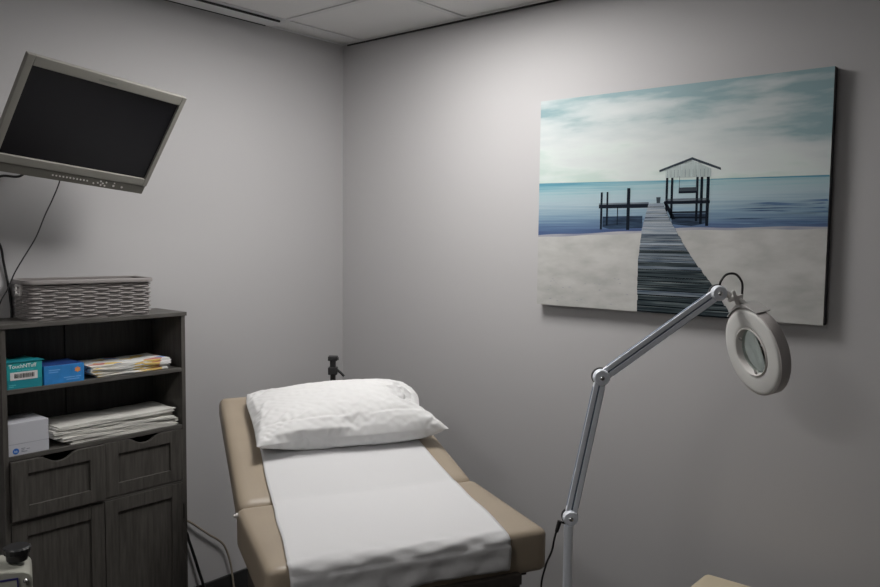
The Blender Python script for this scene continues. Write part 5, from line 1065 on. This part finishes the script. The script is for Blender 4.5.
# ------------------------------------------------------------------ magnifier lamp on a floor stand
J0 = Vector((-.729, -1.710, .789)); J1 = Vector((-.66, -1.752, 1.173)); J2 = Vector((-.45, -1.98, 1.405))
J0 = Vector((-.7289, -1.7091, .7915)); J1 = Vector((-.6560, -1.7521, 1.1733)); J2 = Vector((-.4379, -1.9820, 1.4055))
AX = Vector((-.7608, -.6490, 0)).normalized()          # joint axis, horizontal
HC = Vector((-.4055, -2.0682, 1.2489)); HN = Vector((-.949*.6496-.212*.7588-.226*-.0, .949*.7602-.212*.6473, -.226*.997-.949*.0116+.212*.0719)).normalized()
def lamp():
    O = Vector((-.7350, -1.7090, 0))
    t = thing('magnifier_lamp', 'white magnifying lamp with jointed arms on a floor stand right of the table', 'lamp', O)
    J0_, J1_, J2_, HC_ = J0-O, J1-O, J2-O, HC-O
    # star base with casters
    b = NB(); cyl(b, (0, 0, .055), (0, 0, .10), .035, .028, 32); base = obj('base', b, M['white'], t, smooth=True)
    for k in range(5):
        a = 2*PI*k/5+1.3; d = Vector((math.cos(a), math.sin(a), 0)); p = d*.165
        obj('base_leg', tube(NB(), [(0, 0, .078), d*.08+Vector((0, 0, .074)), p+Vector((0, 0, .062))], .013, 10, 4), M['white'], base, smooth=True)
        b = NB(); s = d.cross(Vector((0, 0, 1))); q = p+Vector((0, 0, .0225)); cyl(b, q-s*.014, q+s*.014, .022, n=20); cyl(b, q+Vector((0, 0, .01)), p+Vector((0, 0, .062)), .006, n=10)
        obj('caster', b, M['black'], base, smooth=True)
    b = NB(); cyl(b, (0, 0, .09), (0, 0, J0_.z-.045), .0125, n=28); obj('pole', b, M['white'], t, smooth=True)
    b = NB(); cyl(b, (0, 0, .40), (0, 0, .44), .018, n=24); obj('pole_collar', b, M['black'], t, smooth=True)
    b = NB(); cyl(b, (0, 0, J0_.z-.055), (0, 0, J0_.z-.020), .0132, n=24); box(b, -.006, .006, -.006, .006, J0_.z-.026, J0_.z+.005, Matrix.Identity(4)); obj('swivel', b, M['white'], t, smooth=True)
    def arm(p, q, off):
        d = (q-p).normalized(); s = d.cross(AX).normalized(); o = AX*off
        T = Matrix.Translation(p+o) @ Matrix((s, d, AX)).transposed().to_4x4(); L = (q-p).length
        b = NB()
        for c in (-.0088, .0088): box(b, c-.0066, c+.0066, .012, L-.012, -.007, .007, T)
        a = obj('arm', b, M['white'], t, bevel=.0022, seg=3)
        b = NB(); box(b, -.0026, .0026, .010, L-.010, -.005, .003, T); obj('groove', b, M['groove'], a)
        b = NB()
        for c in (-.0160, .0160): box(b, c-.0008, c+.0008, .03, L-.03, -.0035, .0035, T)
        obj('side_groove', b, M['groove'], a)
    arm(J0_, J1_, 0); arm(J1_, J2_, 0)
    def joint(p, R, name, m=None):
        b = NB(); T = Matrix.Translation(p) @ AX.to_track_quat('Z', 'Y').to_matrix().to_4x4()
        lathe(b, [(0, -.016), (R*.9, -.016), (R, -.012), (R, .012), (R*.86, .0175), (R*.55, .0185), (0, .0185)], T, 40)
        j = obj(name, b, m or M['white'], t, smooth=True)
        b = NB(); lathe(b, [(0, .018), (.0062, .018), (.0058, .021), (.003, .0232), (0, .0236)], T, 20); obj('screw', b, M['chrome'], j, smooth=True)
        b = NB(); up = (Vector((0, 0, 1))*.5+AX.cross(Vector((0, 0, 1)))*.2)
        lathe(b, [(R*1.005, -.015), (R*1.10, -.013), (R*1.10, -.004), (R*1.005, -.002)], T, 40, closed=True); obj('joint_band', b, M['black'], j, smooth=True)
    joint(J0_, .0205, 'joint'); joint(J1_, .0225, 'joint'); joint(J2_, .0210, 'joint')
    # head: annular housing
    T = Matrix.Translation(HC_) @ HN.to_track_quat('Z', 'Y').to_matrix().to_4x4()
    RO, RI = .1215, .066
    b = NB(); lathe(b, [(RI, -.034), (.09, -.036), (RO-.006, -.034), (RO, -.028), (RO, -.001), (RO-.003, 0), (RO-.003, -.004), (RI, -.006)], T, 96, closed=True)
    head = obj('lamp_head', b, M['drum'], t, smooth=True, angle=50)
    b = NB(); lathe(b, [(RI+.002, -.004), (RO-.0035, -.004), (RO-.0035, .000), (RO-.006, .0025), (RO-.014, .0036), (RI+.012, .0036), (RI+.004, .0028), (RI+.002, .001)], T, 96, closed=True)
    obj('diffuser_ring', b, M['diff'], head, smooth=True, angle=60)
    b = NB(); lathe(b, [(RI-.006, -.030), (RI, -.030), (RI+.0018, .004), (RI-.001, .006), (RI-.003, .004)], T, 72, closed=True); obj('lens_ring', b, M['whitem'], head, smooth=True)
    prof = [(0, -.0145)]+[(RI-.005-.0*i, z) for i, z in ((0, -.0200), (1, -.0235))]+[(0, -.029)]
    b = NB()
    P = [(r_, -.0115+.0055*(1-(r_/.061)**2)) for r_ in [i*.061/12 for i in range(13)]]; Q = [(r_, -.0135-.0055*(1-(r_/.061)**2)) for r_ in [i*.061/12 for i in range(12, -1, -1)]]
    lathe(b, P+Q, T, 64); obj('lens', b, M['glass'], head, smooth=True, angle=60)
    # small clips inside the opening
    for ang in (2.6, 2.6+2.09, 2.6+4.19):
        TT = T @ Matrix.Rotation(ang, 4, 'Z'); b = NB(); box(b, RI-.014, RI-.0025, -.003, .003, -.004, .000, TT); obj('clip', b, M['brack'], head)
    # bracket plate hugging the top of the housing
    upl = (T.to_3x3().inverted() @ (Vector((0, 0, 1))-.85*Vector((.6496, -.7602, 0)))); a0 = math.atan2(upl.y, upl.x)
    b = NB(); n = 22; pr = []
    for i in range(n+1):
        a = a0+(-.60+1.20*i/n); k = abs(-1+2*i/n); ro = RO+.0012; r2 = RO+.004+.010*max(0, 1-k*1.3)
        zf, zb = .004, -.040
        pr.append([b.verts.new(T @ Vector((r_*math.cos(a), r_*math.sin(a), z))) for r_, z in ((ro, zf), (r2, zf), (r2, zb), (ro, zb))])
    for x, y in zip(pr, pr[1:]):
        for k in range(4): b.faces.new((x[k], y[k], y[(k+1)%4], x[(k+1)%4]))
    b.faces.new(pr[0][::-1]); b.faces.new(pr[-1]); obj('bracket', b, M['brack'], t, bevel=.001)
    top = T @ Vector(((RO+.012)*math.cos(a0), (RO+.012)*math.sin(a0), -.018))
    # yoke from last joint to bracket, and wing knob
    side = Vector((.6496, -.7602, 0)).normalized()
    k0 = J2_+side*.040+Vector((0, 0, -.012))
    obj('yoke', tube(NB(), [J2_+side*.018, J2_+side*.030+Vector((0, 0, -.006)), k0], .0085, 12, 4), M['whitem'], t, smooth=True)
    obj('stem', tube(NB(), [k0+Vector((0, 0, .004)), (k0+top)/2, top-Vector((0, 0, .006))], .0085, 12, 4), M['whitem'], t, smooth=True)
    kc = k0+AX*.020; kb = NB(); TK = Matrix.Translation(kc) @ AX.to_track_quat('Z', 'Y').to_matrix().to_4x4() @ Matrix.Rotation(.35, 4, 'Z')
    cyl(kb, kc-AX*.016, kc+AX*.004, .008, n=20); box(kb, -.021, .021, -.0045, .0045, -.003, .005, TK); box(kb, -.0045, .0045, -.021, .021, -.003, .005, TK)
    obj('wing_knob', kb, M['whitem'], t, bevel=.0015)
    # cables
    c1 = [J2_+Vector((.002, -.002, .018)), Vector((-.4333, -1.988, 1.440))-O, Vector((-.4220, -1.998, 1.4565))-O, Vector((-.4050, -2.016, 1.4570))-O, Vector((-.3950, -2.030, 1.436))-O, Vector((-.3965, -2.0325, 1.408))-O, Vector((-.4000, -2.032, 1.385))-O, Vector((-.4020, -2.036, 1.366))-O]
    obj('cable', tube(NB(), c1, .0032, 10), M['black'], t, smooth=True)
    c2 = [J0_-side*.012+Vector((0, 0, -.018)), Vector((-.7500, -1.690, .775))-O, Vector((-.7600, -1.682, .740))-O, Vector((-.768, -1.678, .700))-O, Vector((-.785, -1.668, .655))-O, Vector((-.792, -1.662, .58))-O, Vector((-.775, -1.675, .40))-O, Vector((-.752, -1.692, .20))-O, Vector((-.745, -1.700, .11))-O]
    obj('cable', tube(NB(), c2, .0028, 10), M['black'], t, smooth=True)
    b = NB(); cyl(b, Vector((-.7500, -1.690, .782))-O, Vector((-.7575, -1.685, .752))-O, .0065, .005, 14); obj('strain_relief', b, M['black'], t, smooth=True)
lamp()

# ------------------------------------------------------------------ black tripod in the corner, its head peeking over the pillow
def tripod():
    P = Vector((-.4975, -.4880, 0)); t = thing('tripod', 'black tripod stand in the corner, its top peeking above the pillow', 'stand', P)
    b = NB(); cyl(b, (0, 0, .30), (0, 0, 1.010), .011, n=20); obj('centre_column', b, M['black'], t, smooth=True)
    s = Vector((.65, -.76, 0)); R = Matrix((s, Vector((.76, .65, 0)), Vector((0, 0, 1)))).transposed().to_4x4()
    obj('pan_head', B(-.018, .018, -.016, .016, 1.005, 1.034, R), M['black'], t, bevel=.003)
    b = NB(); tube(b, [R @ Vector((.012, 0, 1.026)), R @ Vector((.030, 0, 1.012)), R @ Vector((.044, -.002, .998))], .005, 10, 3); obj('pan_handle', b, M['black'], t, smooth=True)
    obj('neck', B(-.011, .011, -.010, .010, 1.033, 1.062, R), M['black'], t, bevel=.003)
    obj('mount_cap', B(-.0185, .0185, -.016, .016, 1.060, 1.078, R), M['black'], t, bevel=.003)
    b = NB(); cyl(b, R @ Vector((.0185, 0, 1.068)), R @ Vector((.022, 0, 1.068)), .006, n=14); obj('knob', b, M['black'], t, smooth=True)
    b = NB(); cyl(b, (0, 0, .80), (0, 0, .86), .022, n=20); obj('shoulder', b, M['black'], t, smooth=True)
    for k in range(3):
        a = k*2*PI/3+.75; d = Vector((math.cos(a), math.sin(a), 0))
        l = obj('leg', tube(NB(), [d*.02+Vector((0, 0, .83)), d*.22+Vector((0, 0, .018))], .009, 10, 0), M['black'], t, smooth=True)
        b = NB(); cyl(b, d*.222+Vector((0, 0, 0.001)), d*.218+Vector((0, 0, .03)), .013, .010, 14); obj('rubber_foot', b, M['blackm'], l, smooth=True)
        obj('brace', tube(NB(), [Vector((0, 0, .40)), d*.115+Vector((0, 0, .44))], .004, 8, 0), M['black'], t, smooth=True)
tripod()

# ------------------------------------------------------------------ padded stool by the right wall
def stool():
    x0, x1, y0, y1 = -.565, -.155, -2.31, -1.865; cx, cy = (x0+x1)/2, (y0+y1)/2
    t = thing('padded_stool', 'cream padded stool by the right wall, only its corner in view', 'stool', (cx, cy, 0)); hx, hy = (x1-x0)/2, (y1-y0)/2
    o = obj('seat_cushion', B(-hx, hx, -hy, hy, .43, .500), M['vinyl2'], t, bevel=.022, seg=5)
    obj('seat_board', B(-hx+.01, hx-.01, -hy+.01, hy-.01, .412, .430), M['brown'], t)
    for sx in (-1, 1):
        for sy in (-1, 1):
            x, y = sx*(hx-.035), sy*(hy-.035); obj('leg', B(x-.015, x+.015, y-.015, y+.015, 0, .412), M['chrome'], t, bevel=.003)
stool()

# ------------------------------------------------------------------ cream apparatus at the lower left edge
def apparatus():
    R = math.atan2(-.365, .931); A = Vector((-1.9682, -1.2488, 0))
    t = thing('medical_apparatus', 'cream medical apparatus with a black knurled knob in the bottom left corner', 'machine', A, R)
    # local x = picture right, y = away
    b = NB(); zt = .924; x0, x1 = -.150, .021
    pts = [(x0, .70), (x1, .70), (x1, zt-.030)]+[(x1-.022+.022*math.cos(a), zt-.026+.020*math.sin(a)) for a in [PI/2*i/6 for i in range(1, 7)]]+[(x1-.04, zt-.003), (-.055, zt), (x0, zt)]
    f = [b.verts.new((x, -.035, z)) for x, z in pts]; k = [b.verts.new((x, .06, z)) for x, z in pts]
    b.faces.new(f); b.faces.new(k[::-1])
    for i in range(len(pts)): j = (i+1) % len(pts); b.faces.new((f[i], k[i], k[j], f[j]))
    h = obj('housing', b, M['cream'], t, bevel=.003, seg=3)
    p = obj('front_panel', B(x0+.01, -.005, -.0372, -.0352, .715, zt-.018), M['creamp'], t)
    b = NB(); box(b, x0+.008, -.0025, -.0380, -.0355, zt-.0185, zt-.0155); box(b, -.005, -.0025, -.0380, -.0355, .715, zt-.0185); obj('panel_outline', b, M['navy'], p)
    b = NB(); lathe(b, [(0, 0), (.0045, 0), (.004, .004), (.002, .006), (0, .006)], Matrix.Translation((.009, -.035, zt-.024)) @ Matrix.Rotation(PI/2, 4, 'X'), 18); obj('screw', b, M['chrome'], t, smooth=True)
    # knurled knob
    b = NB(); n = 72; kz = zt+.001; prof = [(0, 0), (.0195, 0), (.0205, .004), (.0215, .014), (.0255, .016), (.0262, .026), (.023, .029), (0, .029)]
    T = Matrix.Translation((-.004, .012, kz)) @ Matrix.Scale(.92, 4); lathe(b, prof, T, n)
    for v in b.verts:
        r = math.hypot(v.co.x+.004, v.co.y-.012)
        if r > .024 :
            a = math.atan2(v.co.y-.012, v.co.x+.004); k = 1+.045*math.cos(18*a); v.co.x = -.004+r*k*math.cos(a); v.co.y = .012+r*k*math.sin(a)
    obj('knob', b, M['black'], t, smooth=True, angle=35)
    obj('column', B(-.10, -.02, -.02, .05, .08, .70), M['cream'], t, bevel=.006)
    obj('foot', B(-.20, .08, -.12, .14, .02, .08), M['cream'], t, bevel=.01)
    for sx in (-.18, .06):
        for sy in (-.10, .12):
            b = NB(); cyl(b, (sx-.01, sy, .016), (sx+.01, sy, .016), .0158, n=18); obj('caster', b, M['black'], t, smooth=True)
apparatus()

# cables on the wall between cabinet and table
o = obj('wall_cable', tube(NB(), [(-1.00, -.008, .47), (-.90, -.012, .420), (-.845, -.015, .389), (-.80, -.018, .350), (-.755, -.018, .310), (-.712, -.018, .275), (-.680, -.018, .236), (-.655, -.018, .16), (-.645, -.022, .08), (-.64, -.03, .006)], .0045), M['beigec'], smooth=True)
tag(o, 'beige cable arching down the wall between cabinet and table', 'cable')
o = obj('wall_cable', tube(NB(), [(-.975, -.010, .42), (-.87, -.014, .36), (-.845, -.016, .30), (-.80, -.02, .15), (-.775, -.03, .05), (-.76, -.05, .006)], .006), M['black'], smooth=True)
tag(o, 'black cable drooping down the wall beside the cabinet', 'cable')

# ------------------------------------------------------------------ camera and colour
cam = bpy.data.cameras.new('camera'); co = bpy.data.objects.new('camera', cam); C.objects.link(co); scn.camera = co
cam.sensor_width = 36; cam.lens = 788.3752/880*36; cam.clip_start = .02
yaw, pitch, roll = .7063, -.0720, .0116
F = Vector((math.cos(yaw)*math.cos(pitch), math.sin(yaw)*math.cos(pitch), math.sin(pitch))); r = Vector((math.sin(yaw), -math.cos(yaw), 0)); u = r.cross(F)
r2 = r*math.cos(roll)+u*math.sin(roll); u2 = u*math.cos(roll)-r*math.sin(roll)
co.matrix_world = Matrix.Translation((-2.5619, -2.7975, 1.55)) @ Matrix((r2, u2, -F)).transposed().to_4x4()
w = bpy.data.worlds.new('world'); scn.world = w; w.use_nodes = True; w.node_tree.nodes['Background'].inputs[0].default_value = (.5, .5, .5, 1); w.node_tree.nodes['Background'].inputs[1].default_value = .0
vs = scn.view_settings; vs.view_transform = 'Standard'; vs.look = 'None'; vs.gamma = 1; vs.use_curve_mapping = False; vs.exposure = -.12
